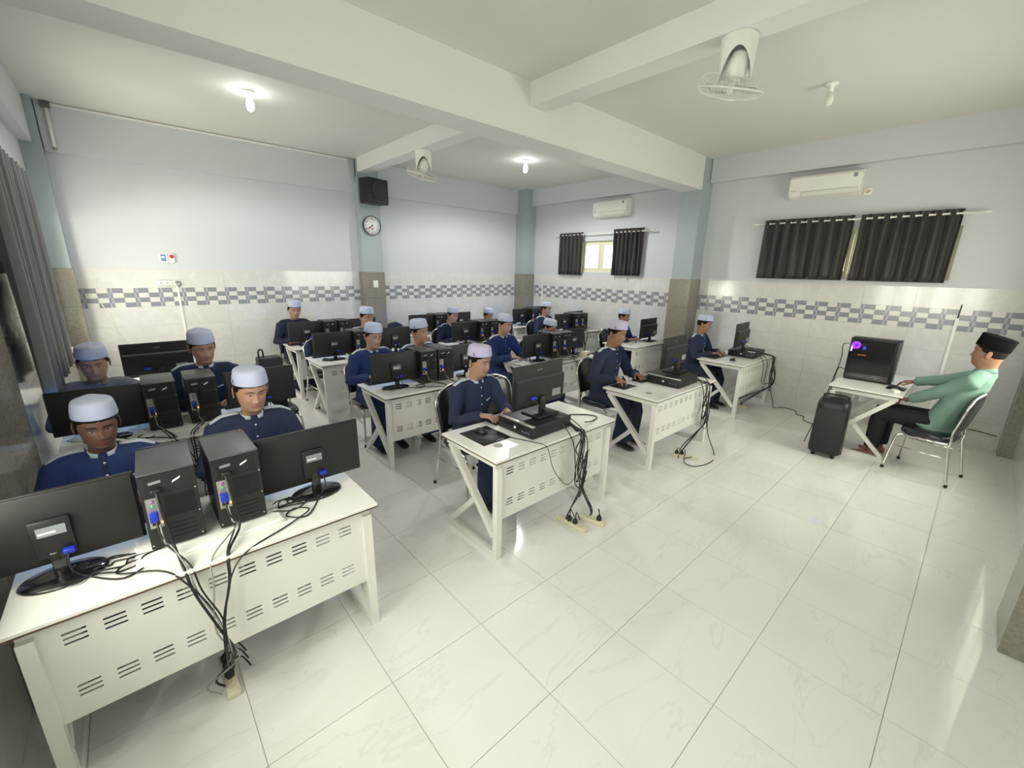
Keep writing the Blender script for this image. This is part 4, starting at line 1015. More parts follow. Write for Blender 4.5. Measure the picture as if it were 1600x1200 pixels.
        rings = [[(rx * wf * math.cos(t), ry * math.sin(t), z + (0.005 * g(math.cos(t), 0.45) * (1 if i == 6 else 0.5) if 4 < i < 8 else 0)) for t in [2 * PI * q / 36 for q in range(36)]] for i, (rx, ry, z) in enumerate(((0.0800, 0.1030, 0.002), (0.0850, 0.1075, 0.0), (0.0862, 0.1085, 0.006), (0.0815, 0.1025, 0.045), (0.0765, 0.0965, 0.072), (0.0725, 0.0920, 0.0785), (0.056, 0.072, 0.0855), (0.028, 0.037, 0.0895), (0.002, 0.003, 0.0905)))]
        cb.loft(rings, cl, True, True, cm); co = cb.obj('cap', root)
        if detail:
            eb = MB(); et = math.radians(180 + 8)
            def ce(t, z): return ((0.0872 - 0.11 * z) * wf * math.cos(t), (0.1098 - 0.14 * z) * math.sin(t), z)
            for (t0, z0, t1, z1, wd) in ((-6, 0.012, -2, 0.034, 0.004), (-2, 0.034, 2, 0.012, 0.0035), (-8, 0.011, 10, 0.011, 0.003), (-1, 0.020, 2, 0.026, 0.004)):
                a, b_ = ce(et + math.radians(t0), z0), ce(et + math.radians(t1), z1)
                eb.tube([a, b_], wd * 0.5, emb_m, 5, cm)
            eb.obj('cap_emblem', co)
    return root
# ------------------------------------------------------------------ desks and what stands on them
DESKS = {'1A': (-1.16, 0.365, 'desk nearest the camera'), '1B': (0.925, 0.335, 'front-row desk second from left'), '1C': (2.97, 0.375, 'front-row desk third from left'), '1D': (5.36, 0.47, 'front-row desk by the right wall'),
         '2A': (-1.15, 2.05, 'second-row desk at far left'), '2B': (0.985, 2.04, 'second-row desk second from left'), '2C': (3.02, 2.12, 'second-row desk third from left'), '2D': (5.36, 2.14, 'second-row desk before the wall pillar'),
         '3A': (-1.15, 3.72, 'third-row desk by the left window'), '3B': (0.98, 3.75, 'third-row desk second from left'), '3C': (3.05, 3.75, 'third-row desk third from left'), '3D': (5.36, 3.78, 'third-row desk by the right wall'),
         '4B': (1.03, 5.03, 'back-row desk at left'), '4C': (3.03, 5.03, 'back-row desk in the middle'), '4D': (5.36, 5.03, 'back-row desk by the corner pillar')}
for k, (x, y, d) in DESKS.items():
    DESK.put((x + DW / 2, y + DD / 2, 0), 0, 'white metal %s' % d.replace('desk', 'desk with slotted panel,', 1) if k != '1A' else 'white desk with slotted metal panel nearest the camera', 'desk', 'white computer desks')
# two-seat desks: monitor, two towers, monitor
LAY = {'1A': (0.145, 0.505, 0.742, 1.097, 0.29, 0.33, 0.365), '2A': (0.24, 0.555, 0.80, 1.205, 0.30, 0.30, 0.37)}
LB = (0.27, 0.615, 0.83, 1.13, 0.30, 0.30, 0.37)
for k in ('2B', '2C', '3B', '3C', '4B', '4C'): LAY[k] = LB
LAY['2C'] = (0.33, 0.68, 0.89, 1.15, 0.28, 0.34, 0.37)
LAY['3C'] = (0.30, 0.645, 0.855, 1.13, 0.30, 0.34, 0.37)
LAY['3D'] = LAY['4D'] = (0.42, 0.76, 0.955, 1.055, 0.28, 0.42, 0.33)
for k, (ml, t1, t2, mr, yl, yr, yt) in LAY.items():
    x, y, d = DESKS[k]
    a = random.uniform(-2, 2)
    MON_A.put((x + ml, y + yl, DH), math.radians(a), 'black monitor at the left end of the %s' % d, 'monitor', 'monitors on the two-seat desks')
    MON_A.put((x + mr, y + yr + (0.10 if k in ('3D', '4D') else 0), DH), math.radians(-a), 'black monitor at the right end of the %s' % d, 'monitor', 'monitors on the two-seat desks')
    zt = DH
    if k in ('1A', '2A'):
        m = empty('lace_mat', (x + (t1 + t2) / 2, y + yt - 0.02, DH), 0, 'white frilled mat under the towers on the %s' % d, 'mat')
        mb = MB(); n = 64; w, h = 0.27, 0.215; rg0 = []
        def edge(i, e):
            u = i / n * 4; s = int(u); t = u - s; q = [(-1 + 2 * t, -1), (1, -1 + 2 * t), (1 - 2 * t, 1), (-1, 1 - 2 * t)][s % 4]
            f_ = 1 + 0.02 * math.sin(i * 2.4) * e; return (q[0] * w * f_, q[1] * h * f_)
        mb.loft([[(*edge(i, 1), 0.0) for i in range(n)], [(*edge(i, 1), 0.010) for i in range(n)], [(edge(i, 0)[0] * 0.96, edge(i, 0)[1] * 0.95, 0.012) for i in range(n)], [(0, 0, 0.012)] * n], mat_m); mb.obj('mat_cloth', m)
        zt = DH + 0.012
    TOWER.put((x + t1, y + yt, zt), math.radians(random.uniform(-2, 2)), 'black computer tower, left of two, on the %s' % d, 'computer', 'computer towers')
    TOWER.put((x + t2, y + yt, zt), math.radians(random.uniform(-2, 2)), 'black computer tower, right of two, on the %s' % d, 'computer', 'computer towers')
    for q, sd in ((0.28, 'left'), (0.97, 'right')):
        KEYB.put((x + q, y + 0.565, DH), PI, 'black keyboard at the %s seat of the %s' % (sd, d), 'keyboard', 'keyboards')
# single-seat desks
for k, cx, cy, mx, my, mr in (('1B', 1.572, 0.635, 1.625, 0.665, 3), ('1C', 3.765, 0.645, 3.885, 0.72, 3), ('1D', 6.225, 0.755, 6.03, 0.79, 4)):
    d = DESKS[k][2]
    SLIM.put((cx, cy, DH), math.radians(1), 'slim black desktop computer lying on the %s' % d, 'computer', 'slim desktop computers')
    MON_B.put((mx, my, DH + 0.102), math.radians(mr), 'black monitor standing on the slim computer, %s' % d, 'monitor')
    if k != '1D': KEYB.put((cx - (0.02 if k == '1B' else 0.10), 0.905, DH), PI, 'black keyboard pushed against the slim computer, %s' % d, 'keyboard', 'keyboards')
    else: KEYB.put((5.74, 0.985, DH), PI, 'black keyboard left of the slim computer, %s' % d, 'keyboard', 'keyboards')
MON_B.put((6.20, 2.42, DH), math.radians(3), 'black monitor standing alone on the second-row desk before the wall pillar', 'monitor')
KEYB.put((5.86, 2.62, DH), PI, 'black keyboard on the second-row desk before the wall pillar', 'keyboard', 'keyboards')
MON_B.put((-0.52, 4.02, DH), 0, 'large black monitor alone on the third-row desk by the left window', 'monitor')

def pad(x, y, w, h, label):
    p = empty('mouse_pad', (x, y, DH), 0, label, 'mouse pad'); MB().rbox(-w / 2, w / 2, -h / 2, h / 2, 0, 0.003, blk2_m, 0.0014, 1).obj('pad', p)
    MB().box(0.0, 0.07, -h / 2 + 0.015, -h / 2 + 0.022, 0.003, 0.0033, stick_m).obj('printed_mark', p)
pad(1.15, 0.735, 0.26, 0.30, 'black mouse pad on the corner of the front-row desk second from left')
pad(3.17, 0.90, 0.24, 0.20, 'dark mouse pad under the hand on the front-row desk third from left')
MOUSE.put((1.16, 0.80, DH + 0.003), 0.3, 'black mouse lying on the mouse pad of the second front-row desk', 'mouse')
MOUSE.put((3.16, 0.905, DH + 0.003), 0.2, 'black mouse under the hand of the student at the third front-row desk', 'mouse')
MOUSE.put((5.63, 0.72, DH), 1.3, 'black mouse near the edge of the front-row desk by the right wall', 'mouse')
MOUSE.put((1.13, 2.30, DH), 0.6, 'black mouse beside the monitor foot on the second-row desk second from left', 'mouse')
MOUSE.put((1.12, 4.02, DH), 0.4, 'black mouse beside the monitor on the third-row desk second from left', 'mouse')

# ------------------------------------------------------------------ cables
def bundle(name, label, cat, lines):
    r = empty(name, lines[0][0][0] if False else (0, 0, 0), 0, label, cat)
    c = sum((Vector(l[0][0]) for l in lines), Vector()) / len(lines); r.location = (c.x, c.y, 0)
    for pts, rad, m in lines: MB().tube(smooth_path([Vector(p) - Vector((c.x, c.y, 0)) for p in pts], 5), rad, m, 6).obj('cable', r)
    return r
def hang(x, y, ends, zt=0.79, seed=1):
    """leads that leave the kit at `ends`, gather at x over the front edge y and fall to the floor"""
    rnd = random.Random(seed); L = []
    for i, (e, fl_) in enumerate(ends):
        jx = rnd.uniform(-0.02, 0.02); jz = rnd.uniform(-0.05, 0.03)
        L.append(([e, ((e[0] + x) / 2 + jx, (e[1] + y) / 2, DH + 0.012), (x + jx * 1.5 + 0.03 * (i - 2), y + 0.01, DH + 0.008), (x + jx * 2 + 0.012 * i, y - 0.035, 0.62 + jz), (x + jx, y - 0.045, 0.50 + jz), (x - jx + rnd.uniform(-0.03, 0.03), y - 0.05, 0.30 + jz), fl_], 0.0042 if i % 3 else 0.0055, cable_m if i % 4 else cableg_m))
    return L
def tower_leads(k, hx, floor_pt, seed, label):
    x, y, d = DESKS[k]; ml, t1, t2, mr, yl, yr, yt = LAY[k]; L = []; yb_ = y + yt - 0.155
    rnd = random.Random(seed); fy = y - 0.035
    for i, (sx, dz) in enumerate(((t1 - 0.046, 0.275), (t1 - 0.064, 0.165), (t1 - 0.055, 0.125), (t2 - 0.046, 0.275), (t2 - 0.064, 0.165), (t2 - 0.055, 0.125))):
        p0 = Vector((x + sx, yb_ - 0.03, DH + dz + 0.012)); j = rnd.uniform(-0.05, 0.05)
        L.append(([p0, p0 + Vector((0.004, -0.035, -0.06)), (p0.x + 0.02, yb_ - 0.06, DH + 0.05), ((p0.x + hx) / 2 + j, y + 0.02, DH + 0.012), ((p0.x * 0.35 + hx * 0.65) + j, y - 0.020, DH - 0.10), (hx + j * 0.6, fy - 0.01, 0.50 + j), (hx - j * 0.8, fy - 0.015, 0.34 + j), (floor_pt[0] + 2 * j, floor_pt[1] + j, 0.09), (floor_pt[0] + j, floor_pt[1] + 2 * j, 0.055)], 0.0052 if i % 3 == 0 else 0.0036, cableg_m if i in (2, 5) else cable_m))
    for s, mx, my in ((1, ml, yl), (-1, mr, yr)):           # leads from the monitors across the desktop
        p = Vector((x + mx + 0.03, y + my - 0.06, DH + 0.115))
        L.append(([p, p + Vector((0.0, -0.02, -0.06)), (p.x + s * 0.04, p.y - 0.03, DH + 0.006), (p.x + s * 0.14, y + 0.10, DH + 0.006), (p.x + s * 0.22, y + 0.16, DH + 0.006), (p.x + s * 0.17, y + 0.20, DH + 0.010), (p.x + s * 0.12, y + 0.14, DH + 0.012), (p.x + s * 0.24, y + 0.07, DH + 0.006), (hx - s * 0.10, y - 0.012, DH - 0.02), (hx - s * 0.02, fy, 0.55), (hx + s * 0.01, fy - 0.01, 0.30), (floor_pt[0] - s * 0.02, floor_pt[1], 0.08)], 0.0036, cable_m))
        if k == '1A':
            for q in range(3):
                c = Vector((x + mx + s * (0.10 + 0.03 * q), y + my - 0.03 - 0.02 * q, DH + 0.010)); rr = 0.035 + 0.012 * q
                L.append(([(c.x + rr * math.cos(t) * 1.4, c.y + rr * math.sin(t), DH + 0.008 + 0.008 * math.sin(3 * t + q)) for t in [0.5 + i * 0.7 for i in range(9)]] + [(c.x + s * 0.16, c.y - 0.05 + 0.03 * q, DH + 0.006)], 0.0034, cable_m))
    return bundle('cable_bundle', label, 'cable', L)
tower_leads('1A', -0.58, (-0.585, 0.50), 3, 'tangled cables hanging over the front of the desk nearest the camera')
tower_leads('2A', -0.45, (-0.45, 2.02), 4, 'cables running from the towers of the second-row desk at far left')
tower_leads('2B', 1.78, (1.78, 2.0), 5, 'cables behind the towers of the second-row desk second from left')
tower_leads('2C', 3.95, (3.95, 2.08), 6, 'cables hanging down the second-row desk third from left')
for k, s in (('3B', 7), ('3C', 8), ('3D', 9), ('4B', 10), ('4C', 11), ('4D', 12)):
    x, y, d = DESKS[k]; tower_leads(k, x + 0.75, (x + 0.75, y - 0.03), s, 'cables behind the towers of the %s' % d)
def slim_leads(k, sx, sy, hx, mon, floor_pts, seed, label):
    x, y, d = DESKS[k]; rnd = random.Random(seed); L = []; fy = y - 0.012
    for i in range(6):
        j = rnd.uniform(-0.03, 0.03); fp = floor_pts[i % len(floor_pts)]
        p0 = Vector((sx + 0.205, sy - 0.10 + 0.04 * i, DH + 0.03 + 0.01 * (i % 3)))
        low = 0.52 - 0.06 * i
        L.append(([p0, p0 + Vector((0.045, -0.01, 0.0)), (hx + j, y + 0.05, DH + 0.012), (hx + j * 1.2, fy - 0.012, DH - 0.03), (hx - 0.05 + 2 * j, fy - 0.02, low + 0.12), (hx - 0.02 - 2 * j + 0.05 * (i % 2), fy - 0.022, low), (hx + 0.05 + j, fy - 0.02, low + 0.10 * (i % 3)), (hx + j, fy - 0.03, 0.30), (fp[0] + 2 * j, fp[1] + j, 0.10), (fp[0] + j, fp[1], 0.05)], 0.0052 if i % 3 == 0 else 0.0040, cable_m))
    for i, (ax, az) in enumerate(((-0.10, 0.145), (0.01, 0.05))):
        p = Vector((mon[0] + ax, mon[1] - 0.06, DH + 0.102 + az))
        L.append(([p, p + Vector((0.01, -0.03, -0.04)), (p.x + 0.09, sy - 0.205, DH + 0.10), (p.x + 0.13 + i * 0.05, fy - 0.01, DH - 0.05), (p.x + 0.18, fy - 0.015, 0.42), (hx - 0.04, fy - 0.015, 0.36), (hx, fy - 0.02, 0.50), (hx + 0.02, y + 0.02, DH + 0.01)], 0.004, cable_m))
    return bundle('cable_bundle', label, 'cable', L)
slim_leads('1B', 1.572, 0.635, 1.77, (1.625, 0.665), [(1.675, 0.33), (1.84, 0.24)], 21, 'black cables hanging down the front-row desk second from left')
slim_leads('1C', 3.765, 0.645, 4.03, (3.885, 0.72), [(3.60, 0.36)], 22, 'black cables hanging down the front-row desk third from left')
slim_leads('1D', 6.225, 0.755, 6.50, (6.03, 0.79), [(5.97, 0.70), (6.02, 0.62)], 23, 'black cables hanging down the front-row desk by the right wall')
bundle('mouse_lead', 'thin mouse cable crossing the second front-row desk', 'cable', [([(1.17, 0.75, DH + 0.012), (1.25, 0.62, DH + 0.004), (1.30, 0.50, DH + 0.004), (1.34, 0.40, DH + 0.004), (1.38, 0.320, DH - 0.02), (1.45, 0.312, 0.55), (1.60, 0.31, 0.38), (1.72, 0.312, 0.42), (1.86, 0.31, 0.60)], 0.0028, cable_m)])
bundle('loop_lead', 'black lead looping over the right half of the second front-row desk', 'cable', [([(1.80, 0.62, DH + 0.03), (1.95, 0.66, DH + 0.005), (2.10, 0.56, DH + 0.005), (2.13, 0.46, DH + 0.005), (2.02, 0.42, DH + 0.005), (1.92, 0.42, DH + 0.02)], 0.0045, cable_m)])

def strip(x, y, rz, n, plugs, label):
    r = empty('power_strip', (x, y, 0), rz, label, 'power strip'); L = 0.055 * n + 0.05
    MB().rbox(-L / 2, L / 2, -0.027, 0.027, 0.0, 0.036, cream_m, 0.006, 2).obj('body', r)
    for i in range(n):
        px = -L / 2 + 0.05 + i * 0.055
        MB().lathe([(0.020, 0.036), (0.020, 0.0385), (0.017, 0.037), (0.001, 0.0365)], cream_m, 14, Matrix.Translation((px, 0, 0))).obj('outlet', r)
        if i in plugs:
            p = MB().lathe([(0.019, 0.036), (0.021, 0.046), (0.019, 0.065), (0.008, 0.080)], cable_m, 12, Matrix.Translation((px, 0, 0))).obj('plug', r)
            MB().tube(smooth_path([(px, 0, 0.078), (px + 0.01, -0.02, 0.11), (px + 0.03, -0.06, 0.09), (px + 0.02, -0.09, 0.02)], 4), 0.004, cable_m, 6).obj('lead', p)
    return r
strip(-0.585, 0.54, PI / 2, 4, (1, 2, 3), 'cream power strip with black plugs below the desk nearest the camera')
strip(1.675, 0.29, PI / 2 + 0.05, 4, (1, 2), 'cream power strip on the floor before the second front-row desk')
strip(1.84, 0.22, PI / 2 + 0.3, 3, (0,), 'short cream power strip beside another one before the second front-row desk')
strip(3.60, 0.32, -1.15, 4, (0, 1), 'cream power strip on the floor before the third front-row desk')
strip(5.97, 0.68, -1.1, 4, (0,), 'cream power strip below the front-row desk by the right wall')
bundle('floor_lead', 'black cable looping on the floor around the power strip of the third front-row desk', 'cable', [([(4.07, 0.34, 0.50), (4.06, 0.30, 0.20), (3.95, 0.15, 0.006), (3.70, 0.08, 0.006), (3.48, 0.14, 0.006), (3.45, 0.24, 0.012), (3.52, 0.28, 0.03), (3.55, 0.22, 0.06)], 0.005, cable_m)])
bundle('floor_lead', 'black cable trailing along the wall from the last front-row desk to the speaker', 'cable', [([(6.50, 0.44, 0.30), (6.48, 0.36, 0.10), (6.40, 0.30, 0.006), (6.52, 0.22, 0.006), (6.50, 0.05, 0.006), (6.32, -0.02, 0.006), (6.28, -0.12, 0.006), (6.10, -0.16, 0.006), (6.0, -0.30, 0.006), (5.75, -0.40, 0.006)], 0.005, cable_m)])
bundle('floor_lead', 'black cable running along the wall foot behind the teacher', 'cable', [([(XR - 0.03, -1.20, 0.01), (XR - 0.02, -1.35, 0.02), (XR - 0.015, -1.55, 0.16), (XR - 0.015, -1.72, 0.20), (XR - 0.015, -1.94, 0.18)], 0.005, cable_m)])

# ------------------------------------------------------------------ chairs
def chair(x, y, rz, label): return CHAIR.put((x, y, 0), rz, label, 'chair', 'black and chrome chairs')
chair(1.98, 1.30, 0.05, 'empty black chair right of the student at the second front-row desk')
chair(1.32, 4.62, 0.0, 'empty black chair behind the left end of the third-row desk second from left')
chair(3.10, 5.80, -0.1, 'empty black chair in the back row beside the granite pillar')
chair(4.05, 1.30, 0.0, 'empty black chair right of the student at the third front-row desk') if False else None
chair(6.25, 4.62, 0.0, 'empty black chair right of the far student by the corner pillar')

# ------------------------------------------------------------------ the students
STU = []
def student(x, y, top, label, seat, **kw):
    sc = top / 1.272
    person(x, y, math.radians(kw.pop('rz', 0)), label, sc=sc, **kw)
    ch = kw.get('ch')
    chair(x + 0.0, y + 0.02, math.radians(0), 'black chair carrying the %s' % seat)
R_, L_ = -1, 1
student(-0.885, 1.40, 1.28, 'dark-skinned student in navy robe and white cap at the far left of the nearest desk', 'student at the left seat of the nearest desk', tone=3, cloth=BLUE, pitch=-15, yaw=8, wf=1.06, capz=0.016)
student(-0.195, 1.40, 1.35, 'student in navy robe and white cap looking down, right seat of the nearest desk', 'student at the right seat of the nearest desk', tone=1, cloth=NAVY, pitch=-16, yaw=6)
student(1.44, 1.24, 1.34, 'student in navy robe and lilac cap using the keyboard at the second front-row desk', 'student at the second front-row desk', tone=1, cloth=NAVY, cap='lilac', pitch=-12, yaw=14, hands={R_: (-0.13, -0.27, 0.815), L_: (0.10, -0.30, 0.815)})
student(3.42, 1.26, 1.42, 'student in navy robe with a hand on the mouse at the third front-row desk', 'student at the third front-row desk', tone=2, cloth=NAVY, cap='lilac', pitch=-14, yaw=10, hands={R_: (-0.24, -0.27, 0.825), L_: (0.14, -0.28, 0.815), ('d', R_): (-0.05, -1, -0.25)})
student(5.76, 1.30, 1.36, 'student in navy robe at the front-row desk by the right wall', 'student at the front-row desk by the right wall', tone=2, cloth=NAVY, pitch=-14, yaw=18, hands={R_: (-0.10, -0.27, 0.815), L_: (0.12, -0.27, 0.815)})
student(-0.93, 2.92, 1.35, 'student in grey shirt and white cap at the far left of the second row', 'student in the grey shirt', tone=1, cloth=GREYC, trim=False, pitch=-18, yaw=0)
student(-0.25, 2.92, 1.41, 'student in navy robe behind the towers of the second-row desk at far left', 'student behind the towers of the second-row desk at far left', tone=1, cloth=NAVY, pitch=-20, yaw=8, roll=-4, wf=1.05)
student(1.27, 2.92, 1.36, 'student in blue robe at the left seat of the second-row desk second from left', 'student at the left of the second-row desk second from left', tone=1, cloth=BLUE, pitch=-16, yaw=6)
student(1.83, 2.88, 1.37, 'student peering out behind the towers of the second-row desk second from left', 'student peering out behind the second-row towers', tone=1, cloth=BLUE, pitch=-8, yaw=20, roll=-8, lean=0.10)
student(3.14, 2.88, 1.36, 'student in blue robe with both hands at the keyboard, second row', 'typing student in the second row', tone=1, cloth=BLUE, pitch=-14, yaw=12, hands={R_: (-0.08, -0.32, 0.815), L_: (0.14, -0.33, 0.815)})
student(3.86, 2.80, 1.27, 'student with head bowed behind the towers of the second-row desk third from left', 'student with bowed head in the second row', tone=1, cloth=BLUE, pitch=-20, yaw=20, lean=0.14)
student(5.84, 2.76, 1.32, 'student in dark robe at the second-row desk before the wall pillar', 'student at the second-row desk before the wall pillar', tone=2, cloth=DEEP, pitch=-12, yaw=20, hands={R_: (-0.10, -0.26, 0.815), L_: (0.10, -0.26, 0.815)})
student(1.88, 4.50, 1.385, 'student in navy robe at the right seat of the third-row desk second from left', 'student at the right seat of the third-row desk second from left', tone=1, cloth=NAVY, pitch=-14, yaw=12)
student(3.38, 4.50, 1.32, 'student in navy robe at the left seat of the third-row desk third from left', 'student at the left seat of the third-row desk third from left', tone=1, cloth=DEEP, pitch=-14, yaw=12)
student(4.14, 4.48, 1.27, 'student mostly hidden behind the tower of the third-row desk third from left', 'student hidden behind the third-row tower', tone=1, cloth=NAVY, pitch=-14, yaw=6)
student(5.62, 4.45, 1.33, 'student in navy robe at the third-row desk by the right wall', 'student at the third-row desk by the right wall', tone=1, cloth=NAVY, pitch=-12, yaw=14)
student(1.27, 5.80, 1.42, 'student in dark navy robe at the back-row desk at left', 'student at the back-row desk at left', tone=1, cloth=DEEP, trim=False, pitch=-18, yaw=0)

# ------------------------------------------------------------------ the teacher's corner
DESK.put((5.81, -0.84, 0), PI, 'white desk of the teacher at the right wall, turned towards the class', 'desk', 'white computer desks')
chair(5.22, -1.38, PI - 0.2, 'chrome chair with black seat carrying the teacher')
person(5.33, -1.39, PI - 0.2, 'teacher in sage green shirt, black trousers and black velvet cap, leaning back', sc=1.13, tone=2, cloth=GREEN, cap='songkok', pitch=0, yaw=-4, lean=-0.20, wf=1.05, teacher=True, trim=False, slide=0.06, hands={1: (0.06, -0.20, 0.70), -1: (-0.24, -0.33, 0.83), ('c', -1): 0.9})
k = Kit('gaming_computer')
c = k.part('case', MB().rbox(-0.105, 0.105, -0.21, 0.21, 0.012, 0.50, case_m, 0.006, 2))
k.part('front_panel', MB().rbox(-0.108, 0.108, -0.235, -0.205, 0.008, 0.505, blk_m, 0.010, 2))
k.part('interior', MB().box(-0.1075, -0.1045, -0.165, 0.200, 0.035, 0.475, M('dark_interior', (0.010, 0.011, 0.012), 0.5, bump=0.6, bscale=30)), c)
gl = M('violet_light', (0.4, 0.05, 0.9), 0.4, emit=3.0, ecol=(0.35, 0.05, 1.0)); gw = M('white_violet_light', (0.8, 0.6, 1.0), 0.4, emit=3.5, ecol=(0.8, 0.55, 1.0)); gb = M('blue_light', (0.1, 0.1, 0.8), 0.4, emit=1.2, ecol=(0.1, 0.1, 0.9)); go = M('amber_light', (0.8, 0.3, 0.1), 0.4, emit=0.7, ecol=(0.9, 0.35, 0.12))
k.part('fan_light', MB().lathe([(0.045, 0.0), (0.045, 0.002), (0.020, 0.002), (0.020, 0.0)], gl, 20, Matrix.Translation((-0.1075, 0.150, 0.415)) @ Matrix.Rotation(-PI / 2, 4, 'Y')), c)
k.part('light_strip', MB().box(-0.1095, -0.1075, 0.178, 0.194, 0.34, 0.40, gw), c)
k.part('memory_light', MB().box(-0.1095, -0.1075, 0.055, 0.085, 0.37, 0.41, gb), c)
k.part('board_light', MB().box(-0.1095, -0.1075, 0.04, 0.12, 0.300, 0.312, go), c)
k.part('graphics_card', MB().box(-0.1090, -0.1070, 0.0, 0.18, 0.21, 0.25, M('card_grey', (0.03, 0.03, 0.032), 0.3)), c)
k.part('power_shroud', MB().box(-0.1085, -0.1070, -0.15, 0.19, 0.05, 0.13, gloss_m), c)
k.part('side_glass', MB().box(-0.1125, -0.1105, -0.20, 0.205, 0.03, 0.485, M('smoked_glass', (0.35, 0.35, 0.36), 0.03, var=0, trans=1.0)))
for x in (-0.08, 0.08):
    for y in (-0.17, 0.17): k.part('foot', MB().rbox(x - 0.015, x + 0.015, y - 0.025, y + 0.025, 0, 0.014, blk_m, 0.003, 1))
k.put((5.77, -0.76, DH), 0, 'large black computer with glass side and violet light on the desk of the teacher', 'computer')
MON_A.put((6.12, -0.80, DH), PI, 'monitor behind the glass-sided computer on the desk of the teacher', 'monitor')
pad(5.56, -1.06, 0.20, 0.16, 'dark pad under the hand of the teacher')
MOUSE.put((5.55, -1.04, DH + 0.003), PI, 'black mouse under the hand of the teacher', 'mouse')
p = empty('crumpled_paper', (5.32, -1.08, DH), 0.4, 'crumpled white and blue packet on the desk of the teacher', 'packet')
MB().rbox(-0.05, 0.05, -0.03, 0.03, 0, 0.035, wplast_m, 0.012, 3).obj('packet', p); MB().box(-0.03, 0.02, -0.031, -0.029, 0.006, 0.024, M('packet_print', (0.15, 0.25, 0.6), 0.5)).obj('print', p)
bundle('cable_bundle', 'cables dropping behind the glass-sided computer to the floor', 'cable', [([(5.72, -0.53, DH + 0.42), (5.70, -0.48, DH + 0.40), (5.70, -0.49, DH + 0.28), (5.72, -0.48, DH + 0.15), (5.66, -0.47, DH + 0.03), (5.5, -0.45, 0.45), (5.35, -0.42, 0.20), (5.2, -0.40, 0.006)], 0.005, cable_m), ([(5.75, -0.53, DH + 0.10), (5.72, -0.48, DH + 0.10), (5.68, -0.46, 0.60), (5.62, -0.42, 0.20), (5.55, -0.40, 0.006)], 0.005, cable_m)])
# trolley speaker
k = Kit('trolley_speaker')
rg = []
for z, sx, sy in ((0.045, 0.85, 0.90), (0.055, 0.95, 0.97), (0.09, 1.0, 1.0), (0.55, 0.97, 0.97), (0.60, 0.95, 0.95), (0.640, 0.88, 0.90), (0.655, 0.75, 0.8)):
    rg.append([(0.15 * sx * math.copysign(abs(math.cos(a)) ** 0.4, math.cos(a)), 0.15 * sy * math.copysign(abs(math.sin(a)) ** 0.4, math.sin(a)), z) for a in [2 * PI * i / 32 for i in range(32)]])
b_ = k.part('cabinet', MB().loft(rg, blk_m))
k.part('front_grille', MB().rbox(-0.155, -0.14, -0.125, 0.125, 0.09, 0.56, M('perforated_grille', (0.022, 0.022, 0.023), 0.6, bump=0.6, bscale=350), 0.006, 2), b_)
k.part('control_recess', MB().box(-0.06, 0.06, -0.07, 0.05, 0.645, 0.657, recess_m), b_)
k.part('handle', MB().tube(smooth_path([(0.06, -0.10, 0.63), (0.06, -0.10, 0.68), (0.06, 0.10, 0.68), (0.06, 0.10, 0.63)], 5), 0.011, blk2_m, 8))
for y in (-0.13, 0.13): k.part('wheel', MB().lathe([(0.042, -0.018), (0.046, -0.010), (0.046, 0.010), (0.042, 0.018)], blk2_m, 20, Matrix.Translation((0.10, y, 0.046)) @ RX))
for y in (-0.09, 0.09): k.part('foot', MB().lathe([(0.018, 0.0), (0.02, 0.05)], blk_m, 10, Matrix.Translation((-0.09, y, 0))))
k.put((4.96, -0.65, 0), 0.08, 'black trolley loudspeaker standing on the floor before the desk of the teacher', 'loudspeaker')

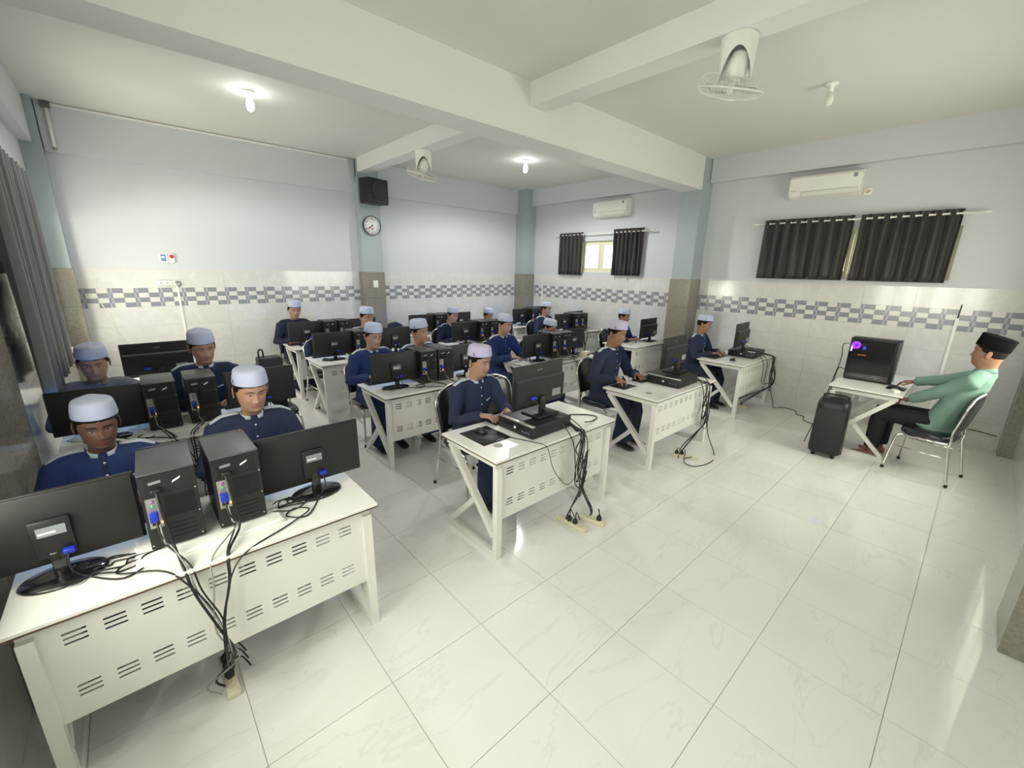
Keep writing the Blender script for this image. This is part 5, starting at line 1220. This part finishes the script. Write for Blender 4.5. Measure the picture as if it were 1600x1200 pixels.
# ------------------------------------------------------------------ odds and ends
def small_box(name, x, y, z, sx, sy, sz, m, label, cat, extra=None):
    r = empty(name, (x, y, z), 0.2, label, cat); MB().rbox(-sx / 2, sx / 2, -sy / 2, sy / 2, 0, sz, m, min(sx, sy, sz) * 0.18, 2).obj('shell', r)
    if extra: extra(r)
    return r
ant = lambda r: [MB().tube([(x, 0.03, 0.03), (x, 0.035, 0.12)], 0.004, wplast_m, 6).obj('antenna', r) for x in (-0.04, 0.04)] and MB().box(-0.03, 0.03, -0.046, -0.044, 0.012, 0.022, recess_m).obj('port', r)
small_box('network_switch', 2.12, 2.20, DH, 0.14, 0.09, 0.06, wplast_m, 'small white adapter box on the second-row desk second from left', 'adapter', lambda r: MB().box(-0.05, 0.05, -0.047, -0.045, 0.016, 0.032, recess_m).obj('port', r))
small_box('network_switch', 4.16, 2.20, DH, 0.14, 0.09, 0.07, cream_m, 'cream adapter box on the edge of the second-row desk third from left', 'adapter', lambda r: MB().box(-0.05, 0.05, -0.047, -0.045, 0.016, 0.036, recess_m).obj('port', r))
r = empty('snack_tray', (1.14, 5.42, DH), 0, 'dark tray with brown snacks on the back-row desk at left', 'tray')
MB().rbox(-0.09, 0.09, -0.06, 0.06, 0, 0.03, M('dark_brown_tray', (0.03, 0.018, 0.012), 0.5), 0.01, 2).obj('tray', r)
for i in range(5): MB().ell((-0.06 + 0.03 * i, 0.01 * (i % 2), 0.036), (0.018, 0.02, 0.014), M('brown_snack', (0.38, 0.17, 0.08), 0.6), 8, 6).obj('snack', r)
r = empty('plastic_bag', (-1.02, 2.42, DH), 0, 'crumpled clear plastic wrapper on the second-row desk at far left', 'plastic bag')
bm_ = MB(); rg = []
for i in range(7):
    t = i / 6; rg.append([(0.10 * math.cos(a) * (1 - t * 0.8) * (1 + 0.15 * math.sin(5 * a + i)), 0.07 * math.sin(a) * (1 - t * 0.8) * (1 + 0.2 * math.sin(4 * a + 2 * i)), 0.045 * t + 0.001) for a in [2 * PI * q / 20 for q in range(20)]])
bm_.loft(rg, M('clear_plastic', (0.75, 0.75, 0.74), 0.15, bump=0.8, bscale=40)); bm_.obj('wrapper', r)
r = empty('carry_bag', (0.33, 3.30, 0), 0, 'black carton bag with handle behind the second-row monitor at left', 'bag')
MB().rbox(-0.17, 0.17, -0.10, 0.10, 0, 1.02, blk2_m, 0.02, 2).obj('body', r) if False else MB().rbox(-0.11, 0.11, -0.09, 0.09, 0.482, 1.03, blk2_m, 0.02, 2).obj('body', r)
MB().tube(smooth_path([(-0.09, 0, 1.02), (-0.09, 0, 1.09), (-0.07, 0, 1.11), (-0.05, 0, 1.09), (-0.05, 0, 1.02)], 4), 0.008, blk2_m, 6).obj('handle', r)
chair(0.33, 3.25, 0.0, 'black chair carrying the black carton bag in the left aisle')
